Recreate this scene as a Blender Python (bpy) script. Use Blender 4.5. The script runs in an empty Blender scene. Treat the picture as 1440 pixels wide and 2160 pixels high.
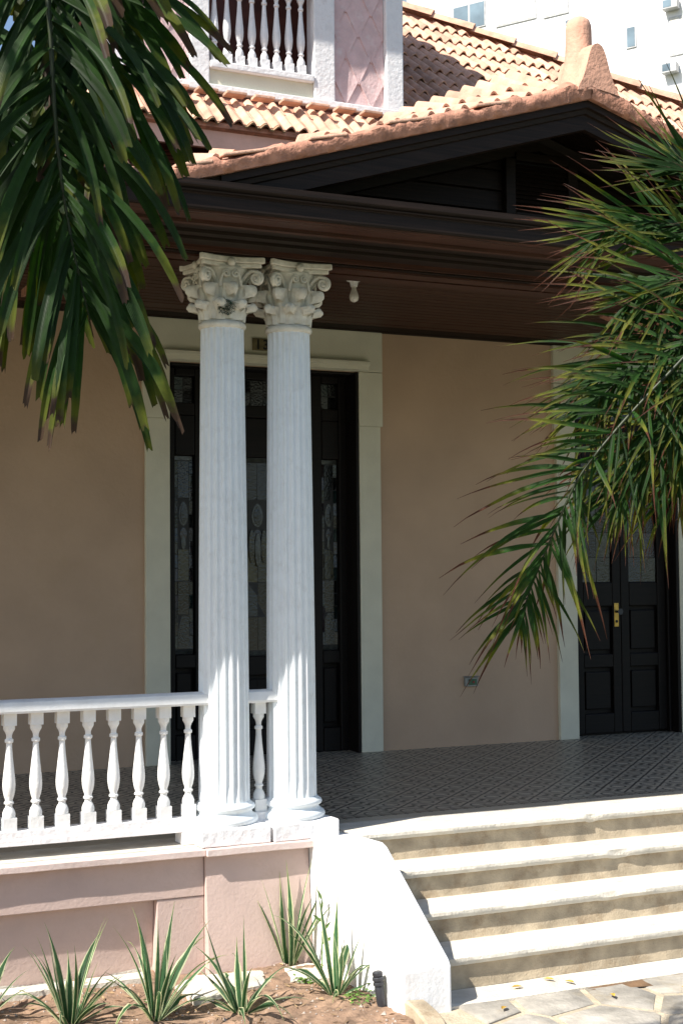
import bpy, math, random
from mathutils import Vector, Matrix, noise
R = math.radians
rnd = random.Random(7)
scene = bpy.context.scene
COL = scene.collection

# ------------------------------------------------------------------ camera
cam_d = bpy.data.cameras.new('camera'); cam = bpy.data.objects.new('camera', cam_d); COL.objects.link(cam)
YAW, PITCH, ROLL = R(24.4), R(2.75), R(0.49)
fw = Vector((math.sin(YAW)*math.cos(PITCH), math.cos(YAW)*math.cos(PITCH), math.sin(PITCH)))
rt = Vector((math.cos(YAW), -math.sin(YAW), 0)); up = rt.cross(fw)
r2 = rt*math.cos(ROLL) - up*math.sin(ROLL); u2 = up*math.cos(ROLL) + rt*math.sin(ROLL)
m = Matrix((r2, u2, -fw)).transposed().to_4x4(); m.translation = (0, -7.36, 1.44)
cam.matrix_world = m
cam_d.sensor_fit = 'VERTICAL'; cam_d.sensor_height = 36; cam_d.lens = 50
cam_d.clip_start = 0.05; cam_d.clip_end = 600
scene.camera = cam
scene.render.resolution_x, scene.render.resolution_y = 682, 1024

# ------------------------------------------------------------------ sky and sun
SUN = Vector((-.89, -.30, 1)).normalized()           # towards the sun
w = bpy.data.worlds.new('World'); scene.world = w; w.use_nodes = True
nt = w.node_tree; bg = nt.nodes['Background']
sky = nt.nodes.new('ShaderNodeTexSky'); sky.sky_type = 'NISHITA'; sky.sun_disc = False
sky.sun_elevation = math.asin(SUN.z); sky.sun_rotation = math.atan2(SUN.x, SUN.y)
nt.links.new(sky.outputs[0], bg.inputs[0]); bg.inputs[1].default_value = 0.10
sl = bpy.data.lights.new('sun', 'SUN'); sl.energy = 5.0; sl.angle = R(0.53); sl.color = (1, .95, .87)
so = bpy.data.objects.new('sun', sl); COL.objects.link(so)
so.rotation_euler = SUN.to_track_quat('Z', 'Y').to_euler()
scene.view_settings.view_transform = 'Standard'; scene.view_settings.look = 'None'
scene.view_settings.exposure = 0.85; scene.view_settings.gamma = 1
scene.view_settings.use_curve_mapping = False

# ------------------------------------------------------------------ materials
MATS = {}
def mat(name, col, rough=.6, var=.12, scale=6., bump=.0, bscale=40., col2=None, spec=.4, stain=None, stain_scale=2., stain_amt=.5, hue=0, objrand=0., metal=0., coat=0.):
    """principled material: colour broken up by two noises, optional stain colour, fine bump, per-object variation"""
    if name in MATS: return MATS[name]
    M = bpy.data.materials.new(name); M.use_nodes = True; MATS[name] = M
    n = M.node_tree; N = n.nodes.new; L = n.links.new; b = n.nodes['Principled BSDF']
    b.inputs['Roughness'].default_value = rough; b.inputs['Specular IOR Level'].default_value = spec
    b.inputs['Metallic'].default_value = metal; b.inputs['Coat Weight'].default_value = coat
    geo = N('ShaderNodeNewGeometry')
    t = N('ShaderNodeTexNoise'); t.inputs['Scale'].default_value = scale; t.inputs['Detail'].default_value = 6; L(geo.outputs['Position'], t.inputs['Vector'])
    mr = N('ShaderNodeMapRange'); mr.inputs[1].default_value = .3; mr.inputs[2].default_value = .7; L(t.outputs[0], mr.inputs[0])
    mx = N('ShaderNodeMix'); mx.data_type = 'RGBA'; L(mr.outputs[0], mx.inputs[0])
    c2 = col2 or tuple(c*(1-2*var) for c in col); c1 = tuple(min(1, c*(1+var)) for c in col) if not col2 else col
    mx.inputs[6].default_value = (*c2, 1); mx.inputs[7].default_value = (*c1, 1); out = mx.outputs[2]
    if stain:
        s = N('ShaderNodeTexNoise'); s.inputs['Scale'].default_value = stain_scale; s.inputs['Detail'].default_value = 9; s.inputs['Roughness'].default_value = .7
        L(geo.outputs['Position'], s.inputs['Vector'])
        sr = N('ShaderNodeMapRange'); sr.inputs[1].default_value = .52; sr.inputs[2].default_value = .72; sr.inputs[4].default_value = stain_amt; L(s.outputs[0], sr.inputs[0])
        m2 = N('ShaderNodeMix'); m2.data_type = 'RGBA'; L(sr.outputs[0], m2.inputs[0]); L(out, m2.inputs[6]); m2.inputs[7].default_value = (*stain, 1); out = m2.outputs[2]
    if objrand:
        oi = N('ShaderNodeObjectInfo'); hs = N('ShaderNodeHueSaturation'); L(out, hs.inputs['Color'])
        r = N('ShaderNodeMapRange'); r.inputs[3].default_value = 1-objrand; r.inputs[4].default_value = 1+objrand; L(oi.outputs['Random'], r.inputs[0]); L(r.outputs[0], hs.inputs['Value'])
        out = hs.outputs[0]
    L(out, b.inputs['Base Color'])
    if bump:
        bn = N('ShaderNodeTexNoise'); bn.inputs['Scale'].default_value = bscale; bn.inputs['Detail'].default_value = 5; L(geo.outputs['Position'], bn.inputs['Vector'])
        bp = N('ShaderNodeBump'); bp.inputs['Strength'].default_value = min(1, bump); bp.inputs['Distance'].default_value = .01; L(bn.outputs[0], bp.inputs['Height']); L(bp.outputs[0], b.inputs['Normal'])
    return M

def wood(name, c1, c2, rough=.5, spec=.28):
    """painted or varnished boards, grain along X"""
    M = mat(name, c1, rough, spec=spec); n = M.node_tree; N = n.nodes.new; L = n.links.new; b = n.nodes['Principled BSDF']
    geo = N('ShaderNodeNewGeometry'); mp = N('ShaderNodeMapping'); mp.inputs['Scale'].default_value = (1.2, 40, 40); L(geo.outputs['Position'], mp.inputs[0])
    t = N('ShaderNodeTexNoise'); t.inputs['Scale'].default_value = 2.2; t.inputs['Detail'].default_value = 6; L(mp.outputs[0], t.inputs['Vector'])
    mr = N('ShaderNodeMapRange'); mr.inputs[1].default_value = .35; mr.inputs[2].default_value = .65; L(t.outputs[0], mr.inputs[0])
    mx = N('ShaderNodeMix'); mx.data_type = 'RGBA'; L(mr.outputs[0], mx.inputs[0]); mx.inputs[6].default_value = (*c1, 1); mx.inputs[7].default_value = (*c2, 1)
    L(mx.outputs[2], b.inputs['Base Color'])
    bp = N('ShaderNodeBump'); bp.inputs['Strength'].default_value = .25; bp.inputs['Distance'].default_value = .004; L(t.outputs[0], bp.inputs['Height']); L(bp.outputs[0], b.inputs['Normal'])
    return M

WHITE = mat('white_paint', (.80, .80, .78), .5, .04, 9, .25, 60, stain=(.52, .50, .45), stain_scale=7, stain_amt=.25)
COLW = mat('column_paint', (.77, .815, .835), .55, .02, 14, .12, 60, stain=(.50, .49, .46), stain_scale=16, stain_amt=.28)
CAPW = mat('capital_paint', (.72, .70, .62), .7, .10, 18, .4, 60, stain=(.42, .36, .26), stain_scale=14, stain_amt=.55)
CHEEK = mat('cheek_paint', (.80, .80, .80), .6, .03, 5, .25, 50, stain=(.58, .55, .50), stain_scale=6, stain_amt=.35)
TRIM = mat('trim_paint', (.66, .63, .50), .6, .04, 4, .15, 60, stain=(.5, .47, .38), stain_scale=3, stain_amt=.3)
PINK = mat('pink_wall_paint', (.52, .36, .245), .75, .06, 1.4, .35, 28, stain=(.45, .31, .19), stain_scale=1.3, stain_amt=.4)
PED = mat('pink_plaster', (.54, .41, .36), .75, .05, 5, .22, 55, stain=(.40, .29, .23), stain_scale=5, stain_amt=.5)
CAPP = mat('capping_paint', (.66, .53, .48), .7, .05, 6, .25, 50, stain=(.8, .76, .72), stain_scale=8, stain_amt=.5)
DPINK = mat('dormer_pink', (.66, .47, .46), .6, .06, 10, .5, 40, stain=(.75, .68, .66), stain_scale=9, stain_amt=.6)
PEEL = mat('peeling_white', (.80, .79, .79), .6, .05, 12, .6, 30, stain=(.45, .38, .35), stain_scale=12, stain_amt=.5)
FASC = mat('pink_fascia', (.72, .44, .34), .6, .08, 5, .3, 30, stain=(.50, .28, .2), stain_scale=6, stain_amt=.4)
REDD = mat('dark_red_boards', (.10, .028, .018), .6, .2, 8)
TILE = mat('clay_tile', (.58, .345, .24), .8, .14, 9, .5, 60, stain=(.66, .45, .34), stain_scale=5, stain_amt=.6, objrand=.2)
MOSS = mat('mossy_clay', (.30, .19, .11), .9, .2, 12, .6, 60, stain=(.13, .13, .05), stain_scale=9, stain_amt=.8, objrand=.2)
MORT = mat('roof_mortar', (.46, .225, .15), .9, .2, 14, 1., 45, stain=(.27, .12, .08), stain_scale=9, stain_amt=.7)
FINI = mat('finial_clay', (.60, .33, .23), .85, .1, 9, .6, 50, stain=(.38, .22, .17), stain_scale=8, stain_amt=.5)
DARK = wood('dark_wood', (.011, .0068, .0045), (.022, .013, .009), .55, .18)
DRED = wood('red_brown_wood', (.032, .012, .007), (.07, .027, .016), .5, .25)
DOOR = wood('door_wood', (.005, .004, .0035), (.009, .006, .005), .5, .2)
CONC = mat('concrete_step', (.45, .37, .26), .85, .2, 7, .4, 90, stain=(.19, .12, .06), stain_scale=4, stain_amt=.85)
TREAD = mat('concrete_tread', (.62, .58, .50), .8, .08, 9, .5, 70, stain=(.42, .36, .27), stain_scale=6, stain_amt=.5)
SOIL = mat('soil', (.30, .195, .13), .95, .3, 14, 1., 50, stain=(.12, .07, .045), stain_scale=7, stain_amt=.8)
STONE = mat('flagstone', (.40, .37, .32), .8, .2, 6, .7, 30, stain=(.30, .25, .17), stain_scale=4, stain_amt=.7, objrand=.22)
JOINT = mat('mortar_joint', (.52, .44, .32), .9, .15, 8, .8, 60, stain=(.33, .24, .15), stain_scale=3, stain_amt=.6)
GROUND = mat('ground_mix', (.09, .10, .05), .95, .25, .6, .5, 20, stain=(.12, .10, .07), stain_scale=.5, stain_amt=.7)
MUD = mat('mud', (.20, .12, .065), .7, .2, 10, .4, 40)
BUILD = mat('far_wall', (.78, .77, .76), .8, .03, 1)
FARG = mat('far_window_glass', (.16, .22, .26), .2, .2, 1, spec=.6)
FARF = mat('far_window_frame', (.5, .5, .5), .5)
BLIND = mat('far_blind', (.6, .58, .52), .7)
METAL = mat('dark_metal', (.03, .032, .038), .45, .1, 20, spec=.5)
BRASS = mat('brass', (.55, .36, .10), .35, .15, 30, metal=1.)
BLACK = mat('black_paint', (.01, .01, .01), .5)
PLATE = mat('brass_plate', (.16, .13, .06), .5, .2, 30)
BULB = mat('bulb_glass', (.75, .73, .66), .12, .02, 5, spec=.6)
GREENP = mat('green_plastic', (.06, .13, .07), .5)
REDP = mat('red_plastic', (.35, .02, .02), .4)
PLBOX = mat('grey_box', (.30, .30, .27), .5)
MOSSG = mat('moss_green', (.02, .07, .045), .9, .3, 60)
PEBB = mat('pebble', (.5, .42, .36), .9, .2, 30, objrand=.3)
WEED = mat('weed_green', (.10, .20, .03), .6, .2, 30)
DLEAF = mat('dry_leaf', (.55, .33, .05), .7, .25, 30)
LITTER = mat('litter', (.33, .22, .12), .9, .35, 40)
BARK = mat('palm_bark', (.22, .19, .15), .9, .25, 20, .8, 20)
LEADC = mat('lead_came', (.02, .02, .02), .5)

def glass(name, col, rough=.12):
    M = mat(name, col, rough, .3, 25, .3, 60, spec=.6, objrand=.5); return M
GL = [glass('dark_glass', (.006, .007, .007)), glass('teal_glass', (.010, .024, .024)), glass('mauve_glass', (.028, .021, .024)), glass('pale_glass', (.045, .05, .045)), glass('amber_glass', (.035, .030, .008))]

def floor_tile_mat(name, kind):
    M = bpy.data.materials.new(name); M.use_nodes = True; n = M.node_tree; N = n.nodes.new; L = n.links.new; b = n.nodes['Principled BSDF']
    def math_(op, a, b_=None, c=None):
        q = N('ShaderNodeMath'); q.operation = op
        for i, v in enumerate((a, b_, c)):
            if v is None: continue
            if hasattr(v, 'links'): L(v, q.inputs[i])
            else: q.inputs[i].default_value = v
        return q.outputs[0]
    uv = N('ShaderNodeUVMap'); sp = N('ShaderNodeSeparateXYZ'); L(uv.outputs[0], sp.inputs[0])
    x = math_('SUBTRACT', sp.outputs[0], .5); y = math_('SUBTRACT', sp.outputs[1], .5)
    ax = math_('ABSOLUTE', x); ay = math_('ABSOLUTE', y)
    if kind == 'field':
        s = math_('ADD', ax, ay)
        line = math_('LESS_THAN', math_('ABSOLUTE', math_('SUBTRACT', s, .5)), .045)
        r = math_('SQRT', math_('ADD', math_('MULTIPLY', x, x), math_('MULTIPLY', y, y)))
        th = math_('ARCTAN2', y, x); pet = math_('ADD', .2, math_('MULTIPLY', .1, math_('COSINE', math_('MULTIPLY', th, 4))))
        flower = math_('MULTIPLY', math_('LESS_THAN', r, pet), math_('GREATER_THAN', r, .09))
        cx = math_('SUBTRACT', .5, ax); cy = math_('SUBTRACT', .5, ay); rc = math_('SQRT', math_('ADD', math_('MULTIPLY', cx, cx), math_('MULTIPLY', cy, cy)))
        corner = math_('LESS_THAN', math_('ABSOLUTE', math_('SUBTRACT', rc, .2)), .03)
        f = math_('MAXIMUM', math_('MAXIMUM', line, flower), corner)
    elif kind == 'key':
        u = math_('FRACT', math_('MULTIPLY', sp.outputs[0], 3)); v = sp.outputs[1]
        a = math_('LESS_THAN', math_('ABSOLUTE', math_('SUBTRACT', v, .15)), .07)
        a2 = math_('LESS_THAN', math_('ABSOLUTE', math_('SUBTRACT', v, .85)), .07)
        bq = math_('MULTIPLY', math_('LESS_THAN', math_('ABSOLUTE', math_('SUBTRACT', v, .45)), .09), math_('GREATER_THAN', u, .3))
        c = math_('MULTIPLY', math_('LESS_THAN', math_('ABSOLUTE', math_('SUBTRACT', u, .2)), .08), math_('LESS_THAN', v, .75))
        f = math_('MAXIMUM', math_('MAXIMUM', a, a2), math_('MAXIMUM', bq, c))
    else:
        f = math_('MULTIPLY', ax, 0.)
    geo = N('ShaderNodeNewGeometry'); t = N('ShaderNodeTexNoise'); t.inputs['Scale'].default_value = 7; t.inputs['Detail'].default_value = 6; L(geo.outputs['Position'], t.inputs['Vector'])
    mx = N('ShaderNodeMix'); mx.data_type = 'RGBA'; L(t.outputs[0], mx.inputs[0]); mx.inputs[6].default_value = (.36, .32, .245, 1); mx.inputs[7].default_value = (.52, .46, .36, 1)
    mk = N('ShaderNodeMix'); mk.data_type = 'RGBA'; L(f, mk.inputs[0]); L(mx.outputs[2], mk.inputs[6]); mk.inputs[7].default_value = (.05, .045, .038, 1)
    L(mk.outputs[2], b.inputs['Base Color']); b.inputs['Roughness'].default_value = .28
    rr = N('ShaderNodeMapRange'); rr.inputs[3].default_value = .30; rr.inputs[4].default_value = .55; L(t.outputs[0], rr.inputs[0]); L(rr.outputs[0], b.inputs['Roughness'])
    return M
FT = {k: floor_tile_mat('cement_tile_' + k, k) for k in ('field', 'key', 'plain')}

def leaf_mat(name, green, edge, tip, tip_at=.86, speck=0., trans=.35, stripe=None, ew=.25):
    """leaf blade: UV u = along, v = across; tip and margin colours are the leaf's own"""
    M = bpy.data.materials.new(name); M.use_nodes = True; n = M.node_tree; N = n.nodes.new; L = n.links.new; b = n.nodes['Principled BSDF']
    uv = N('ShaderNodeUVMap'); sp = N('ShaderNodeSeparateXYZ'); L(uv.outputs[0], sp.inputs[0])
    geo = N('ShaderNodeNewGeometry'); t = N('ShaderNodeTexNoise'); t.inputs['Scale'].default_value = 30; t.inputs['Detail'].default_value = 5; L(geo.outputs['Position'], t.inputs['Vector'])
    oi = N('ShaderNodeObjectInfo')
    def mr(src, a, b_, c, d):
        q = N('ShaderNodeMapRange'); L(src, q.inputs[0]); q.inputs[1].default_value, q.inputs[2].default_value, q.inputs[3].default_value, q.inputs[4].default_value = a, b_, c, d; return q.outputs[0]
    def mix(f, a, b_):
        q = N('ShaderNodeMix'); q.data_type = 'RGBA'
        L(f, q.inputs[0])
        for i, v in ((6, a), (7, b_)):
            if hasattr(v, 'links'): L(v, q.inputs[i])
            else: q.inputs[i].default_value = (*v, 1)
        return q.outputs[2]
    def mth(op, a, b_):
        q = N('ShaderNodeMath'); q.operation = op
        for i, v in enumerate((a, b_)):
            if hasattr(v, 'links'): L(v, q.inputs[i])
            else: q.inputs[i].default_value = v
        return q.outputs[0]
    wv = N('ShaderNodeTexWave'); wv.bands_direction = 'Y'; wv.inputs['Scale'].default_value = 3.2; wv.inputs['Distortion'].default_value = .6; L(uv.outputs[0], wv.inputs['Vector'])
    bp = N('ShaderNodeBump'); bp.inputs['Strength'].default_value = .5; bp.inputs['Distance'].default_value = .004; L(wv.outputs['Fac'], bp.inputs['Height']); L(bp.outputs[0], b.inputs['Normal'])
    base = mix(mr(mth('ADD', mth('MULTIPLY', t.outputs[0], .7), mth('MULTIPLY', wv.outputs['Fac'], .3)), .3, .7, 0, 1), tuple(c*.75 for c in green), tuple(c*1.25 for c in green))
    if stripe:
        vv = mth('ABSOLUTE', mth('SUBTRACT', sp.outputs[1], .5), 0)
        base = mix(mr(mth('ADD', vv, mth('MULTIPLY', t.outputs[0], .12)), .36, .42, 0, 1), base, stripe)
    # the random per leaf shifts where the yellowing begins
    along = mth('ADD', sp.outputs[0], mth('ADD', mth('MULTIPLY', mth('SUBTRACT', oi.outputs['Random'], .5), .30), mth('MULTIPLY', mth('SUBTRACT', t.outputs[0], .5), .25)))
    c = mix(mr(along, tip_at-ew, tip_at, 0, .8), base, edge)
    if speck:
        t2 = N('ShaderNodeTexNoise'); t2.inputs['Scale'].default_value = 110; L(geo.outputs['Position'], t2.inputs['Vector'])
        c = mix(mth('MULTIPLY', mr(t2.outputs[0], .62, .68, 0, speck), mr(along, .2, .7, .1, 1)), c, tip)
    c = mix(mr(along, tip_at+.05, tip_at+.12, 0, 1), c, tip)
    hs = N('ShaderNodeHueSaturation'); L(c, hs.inputs['Color']); L(mr(oi.outputs['Random'], 0, 1, .7, 1.35), hs.inputs['Value']); c = hs.outputs[0]
    L(c, b.inputs['Base Color']); b.inputs['Roughness'].default_value = .48; b.inputs['Specular IOR Level'].default_value = .28
    tr = N('ShaderNodeBsdfTranslucent'); h2 = N('ShaderNodeHueSaturation'); h2.inputs['Value'].default_value = 1.6; h2.inputs['Saturation'].default_value = 1.15; L(c, h2.inputs['Color']); L(h2.outputs[0], tr.inputs[0])
    ms = N('ShaderNodeMixShader'); ms.inputs[0].default_value = trans; L(b.outputs[0], ms.inputs[1]); L(tr.outputs[0], ms.inputs[2]); L(ms.outputs[0], n.nodes['Material Output'].inputs[0])
    return M
PALM = leaf_mat('palm_leaf_broad', (.017, .046, .007), (.09, .10, .012), (.05, .03, .018), .90, .15, .28, None, .14)
PALM2 = leaf_mat('palm_leaf_narrow', (.020, .058, .010), (.15, .15, .02), (.075, .028, .016), .70, .8, .28)
FLAX = leaf_mat('striped_leaf', (.05, .12, .05), (.25, .28, .10), (.25, .17, .08), 1.05, 0, .3, (.55, .58, .36))

# ------------------------------------------------------------------ object helpers
W = {}                                   # world translation of every object that parents something
def put(o, parent):
    COL.objects.link(o)
    if parent is not None: o.parent = parent
    return o
def base_of(o):
    v = Vector((0, 0, 0))
    while o is not None:
        v += o.location; o = o.parent
    return v
def obj(name, V, Fc, m, parent=None, smooth=False, uv=None, sharp=None, local=False):
    """mesh object; vertices are world coordinates unless local"""
    me = bpy.data.meshes.new(name); me.from_pydata([tuple(v) for v in V], [], Fc); me.update()
    if m is not None: me.materials.append(m)
    if smooth: me.polygons.foreach_set('use_smooth', [True]*len(me.polygons))
    if sharp: me.set_sharp_from_angle(angle=R(sharp))
    if uv is not None:
        l = me.uv_layers.new(name='UVMap')
        for lp in me.loops: l.data[lp.index].uv = uv[lp.vertex_index]
    o = bpy.data.objects.new(name, me); put(o, parent)
    if parent is not None and not local: o.location = -base_of(parent)
    return o
def inst(name, me, M, parent):
    """object sharing mesh data, at world matrix M"""
    o = bpy.data.objects.new(name, me); put(o, parent)
    if parent is not None: M = Matrix.Translation(-base_of(parent)) @ M
    o.matrix_basis = M
    return o
def tag(o, label, cat, group=None, kind=None):
    if label: o['label'] = label
    if cat: o['category'] = cat
    if group: o['group'] = group
    if kind: o['kind'] = kind
    return o
def thing(name, loc, label, cat, group=None):
    e = bpy.data.objects.new(name, None); COL.objects.link(e); e.location = loc; e.empty_display_size = .1
    return tag(e, label, cat, group)
def struct(o): o['kind'] = 'structure'; return o

class G:
    """geometry collector"""
    def __init__(s): s.V = []; s.F = []
    def box(s, x0, x1, y0, y1, z0, z1):
        b = len(s.V); s.V += [(x, y, z) for z in (z0, z1) for y in (y0, y1) for x in (x0, x1)]
        s.F += [tuple(b+i for i in f) for f in ((0, 2, 3, 1), (4, 5, 7, 6), (0, 1, 5, 4), (2, 6, 7, 3), (0, 4, 6, 2), (1, 3, 7, 5))]; return s
    def prism(s, poly, a, b_, axis='x', n=1, jit=None):
        """polygon extruded: axis x -> poly is (y,z); axis y -> (x,z); n segments, jit(p, t) moves points"""
        k = len(poly); base = len(s.V)
        for i in range(n+1):
            t = a+(b_-a)*i/n
            for j, (p, q) in enumerate(poly):
                v = (t, p, q) if axis == 'x' else (p, t, q) if axis == 'y' else (p, q, t)
                if jit: v = jit(v, j)
                s.V.append(v)
        for i in range(n):
            for j in range(k):
                A = base+i*k+j; B = base+i*k+(j+1) % k; s.F.append((A, B, B+k, A+k))
        s.F.append(tuple(base+j for j in reversed(range(k)))); s.F.append(tuple(base+n*k+j for j in range(k))); return s
    def lathe(s, prof, cx=0, cy=0, n=16, sq=None):
        base = len(s.V)
        for r, z in prof:
            for i in range(n):
                a = 2*math.pi*i/n; s.V.append((cx+r*math.cos(a), cy+r*math.sin(a), z))
        for k in range(len(prof)-1):
            for i in range(n):
                A = base+k*n+i; B = base+k*n+(i+1) % n; s.F.append((A, B, B+n, A+n))
        s.F.append(tuple(base+i for i in reversed(range(n)))); s.F.append(tuple(base+(len(prof)-1)*n+i for i in range(n))); return s
    def tube(s, pts, rad, n=6):
        base = len(s.V); pts = [Vector(p) for p in pts]; N = len(pts); prev = None
        for i, p in enumerate(pts):
            t = (pts[min(i+1, N-1)]-pts[max(i-1, 0)]).normalized()
            a = t.orthogonal().normalized() if prev is None else (prev - t*prev.dot(t)).normalized()
            prev = a; b_ = t.cross(a); r = rad[i] if hasattr(rad, '__len__') else rad
            for k in range(n):
                q = 2*math.pi*k/n; s.V.append(p+(a*math.cos(q)+b_*math.sin(q))*r)
        for i in range(N-1):
            for k in range(n):
                A = base+i*n+k; B = base+i*n+(k+1) % n; s.F.append((A, B, B+n, A+n))
        s.F.append(tuple(base+k for k in reversed(range(n)))); s.F.append(tuple(base+(N-1)*n+k for k in range(n))); return s
    def grid(s, fn, nu, nv):
        base = len(s.V)
        for i in range(nu+1):
            for j in range(nv+1): s.V.append(fn(i/nu, j/nv))
        for i in range(nu):
            for j in range(nv):
                A = base+i*(nv+1)+j; s.F.append((A, A+nv+1, A+nv+2, A+1))
        return s
    def obj(s, name, m, parent=None, **k): return obj(name, s.V, s.F, m, parent, **k)
def bevel(o, w=.006, seg=2):
    b = o.modifiers.new('bevel', 'BEVEL'); b.width = w; b.segments = seg; b.limit_method = 'ANGLE'; b.angle_limit = R(35); return o
def nz(x, y=0, z=0): return noise.noise(Vector((x, y, z)))

# =================================================================== THE SETTING
ZG = -.68
g = G().grid(lambda u, v: (-150+300*u, -100+250*v, ZG-.03), 2, 2)
struct(tag(g.obj('ground', GROUND), 'wide pale ground sheet around the house', None))
# flagstone path: joint bed and separate stones
g = G().box(3.10, 9.5, -5.5, -1.03, ZG-.025, ZG)
path = struct(tag(g.obj('stone_path', JOINT), 'mortar bed of the flagstone path before the steps', None))
def voronoi_stones():
    pts = []
    y = -1.2
    while y > -4.6:
        x = 3.5+rnd.uniform(0, .2)
        while x < 8.6:
            pts.append((x+rnd.uniform(-.09, .09), y+rnd.uniform(-.08, .08))); x += rnd.uniform(.36, .52)
        y -= .33
    for i, (cx, cy) in enumerate(pts):
        # clip a cell polygon by the bisectors of its neighbours
        poly = [(cx+.45*math.cos(a), cy+.45*math.sin(a)) for a in [k*math.pi/8 for k in range(16)]]
        for j, (qx, qy) in enumerate(pts):
            if i == j or (qx-cx)**2+(qy-cy)**2 > 1.2: continue
            mx_, my_ = (cx+qx)/2, (cy+qy)/2; dx, dy = qx-cx, qy-cy; L_ = math.hypot(dx, dy); dx /= L_; dy /= L_
            off = .02; out = []
            for k in range(len(poly)):
                p, q = poly[k], poly[(k+1) % len(poly)]
                dp = (p[0]-mx_)*dx+(p[1]-my_)*dy+off; dq = (q[0]-mx_)*dx+(q[1]-my_)*dy+off
                if dp <= 0: out.append(p)
                if dp*dq < 0: t = dp/(dp-dq); out.append((p[0]+(q[0]-p[0])*t, p[1]+(q[1]-p[1])*t))
            poly = out
            if len(poly) < 3: break
        if len(poly) < 3 or max(p[1] for p in poly) > -1.06: poly = [(x, min(y, -1.07)) for x, y in poly]
        if len(poly) < 3: continue
        if min(p[0] for p in poly) < 3.46: poly = [(max(x, 3.46), y) for x, y in poly]
        # rounded, slightly bumpy top
        k = len(poly); mxx = sum(p[0] for p in poly)/k; myy = sum(p[1] for p in poly)/k; h = rnd.uniform(.006, .016)
        V = []; Fc = []
        for s_, z in ((1, ZG-.02), (1, ZG+h-.005), (.93, ZG+h), (.5, ZG+h+.003)):
            for (x, y_) in poly: V.append((mxx+(x-mxx)*s_+.01*nz(x*9, y_*9), myy+(y_-myy)*s_+.01*nz(y_*9, x*9), z+.002*nz(x*8, y_*8, 3)))
        V.append((mxx, myy, ZG+h+.002))
        for r_ in range(3):
            for q in range(k): Fc.append((r_*k+q, r_*k+(q+1) % k, (r_+1)*k+(q+1) % k, (r_+1)*k+q))
        for q in range(k): Fc.append((3*k+q, 3*k+(q+1) % k, 4*k))
        obj('flagstone', V, Fc, STONE, path, smooth=True, sharp=50)
voronoi_stones()
# planting bed
def soil_h(x, y): return ZG+.012+.026*nz(x*3, y*3)+.018*nz(x*9, y*9, 2)+.012*nz(x*24, y*24, 4)
g = G().grid(lambda u, v: (-1.5+4.68*u, -3.2+3.35*v, soil_h(-1.5+4.68*u, -3.2+3.35*v)), 150, 110)
bed = struct(tag(g.obj('soil', SOIL, smooth=True), 'reddish bare soil of the planting bed', None))

# =================================================================== HOUSE
house = thing('house', (4.3, 3.5, 0), 'pink two-storey house with dark timber porch gable and clay tile roof', 'house')
# --- wall with two openings
D1 = (3.42, 5.08, 3.20); D2 = (7.235, 8.37, 3.20)
g = G()
for a, b_, z0, z1 in ((-3, D1[0], -.05, 3.62), (D1[0], D1[1], D1[2], 3.62), (D1[1], D2[0], -.05, 3.62), (D2[0], D2[1], D2[2], 3.62), (D2[1], 10, -.05, 3.62)):
    g.box(a, b_, 3.5, 3.9, z0, z1)
g.obj('wall', PINK, house)
G().box(-3, 10, 3.95, 8, -.05, 5.2).obj('inner_wall', REDD, house)
# --- trim around each opening (flat architrave with ears, moulded lintel)
def surround(op, wd=.2):
    x0, x1, zt = op
    s = bevel(G().box(x0-wd, x0, 3.462, 3.53, .0, zt-.46).box(x0-wd-.022, x0, 3.460, 3.53, zt-.46, zt).obj('door_surround', TRIM, house))
    for (a, b_) in ((x1, x1+wd),):
        bevel(G().box(a, b_, 3.462, 3.53, 0, zt-.46).box(a, b_+.022, 3.460, 3.53, zt-.46, zt).obj('door_jamb_trim', TRIM, s))
    bevel(G().box(x0-wd-.022, x1+wd+.022, 3.458, 3.53, zt+.004, 3.545).obj('lintel_board', TRIM, s))
    bevel(G().prism([(3.458, zt+.008), (3.425, zt+.012), (3.42, zt+.045), (3.40, zt+.055), (3.398, zt+.082), (3.458, zt+.086)], x0-.06, x1+.08).obj('lintel_moulding', TRIM, s), .004)
    return s
surround(D1); surround(D2)
# --- left door: frame, sidelights, transom, middle leaf, leaded panes
YD = 3.70
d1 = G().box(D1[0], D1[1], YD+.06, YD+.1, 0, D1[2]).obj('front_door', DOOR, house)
def bar(x0, x1, z0, z1, y0=YD-.02, y1=YD+.058, nm='door_frame', par=None, m=DOOR): return bevel(G().box(x0, x1, y0, y1, z0, z1).obj(nm, m, par), .008)
for x0, x1 in ((3.424, 3.53), (3.70, 3.86), (4.66, 4.83), (4.99, 5.076)): bar(x0, x1, 0, 3.19, par=d1)
bar(5.052, 5.079, 0, 3.198, 3.465, YD-.021, 'jamb_lining', d1); bar(3.421, 3.436, 0, 3.198, 3.50, YD-.021, 'jamb_lining', d1); bar(3.437, 5.051, 3.175, 3.198, 3.50, YD-.021, 'jamb_lining', d1)
bar(3.532, 3.698, 2.80, 2.90, par=d1); bar(3.862, 4.658, 2.80, 2.90, par=d1); bar(4.832, 4.988, 2.80, 2.90, par=d1)
bar(3.532, 3.698, 3.12, 3.19, par=d1); bar(3.862, 4.658, 3.12, 3.19, par=d1); bar(4.832, 4.988, 3.12, 3.19, par=d1)
for x0, x1 in ((3.532, 3.698), (4.832, 4.988)):
    bar(x0, x1, 0, .2, par=d1); bar(x0, x1, .74, .85, par=d1); bar(x0, x1, 2.47, 2.798, par=d1)
    bar(x0+.02, x1-.02, .24, .70, YD+.02, YD+.058, 'door_panel', d1)
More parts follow.
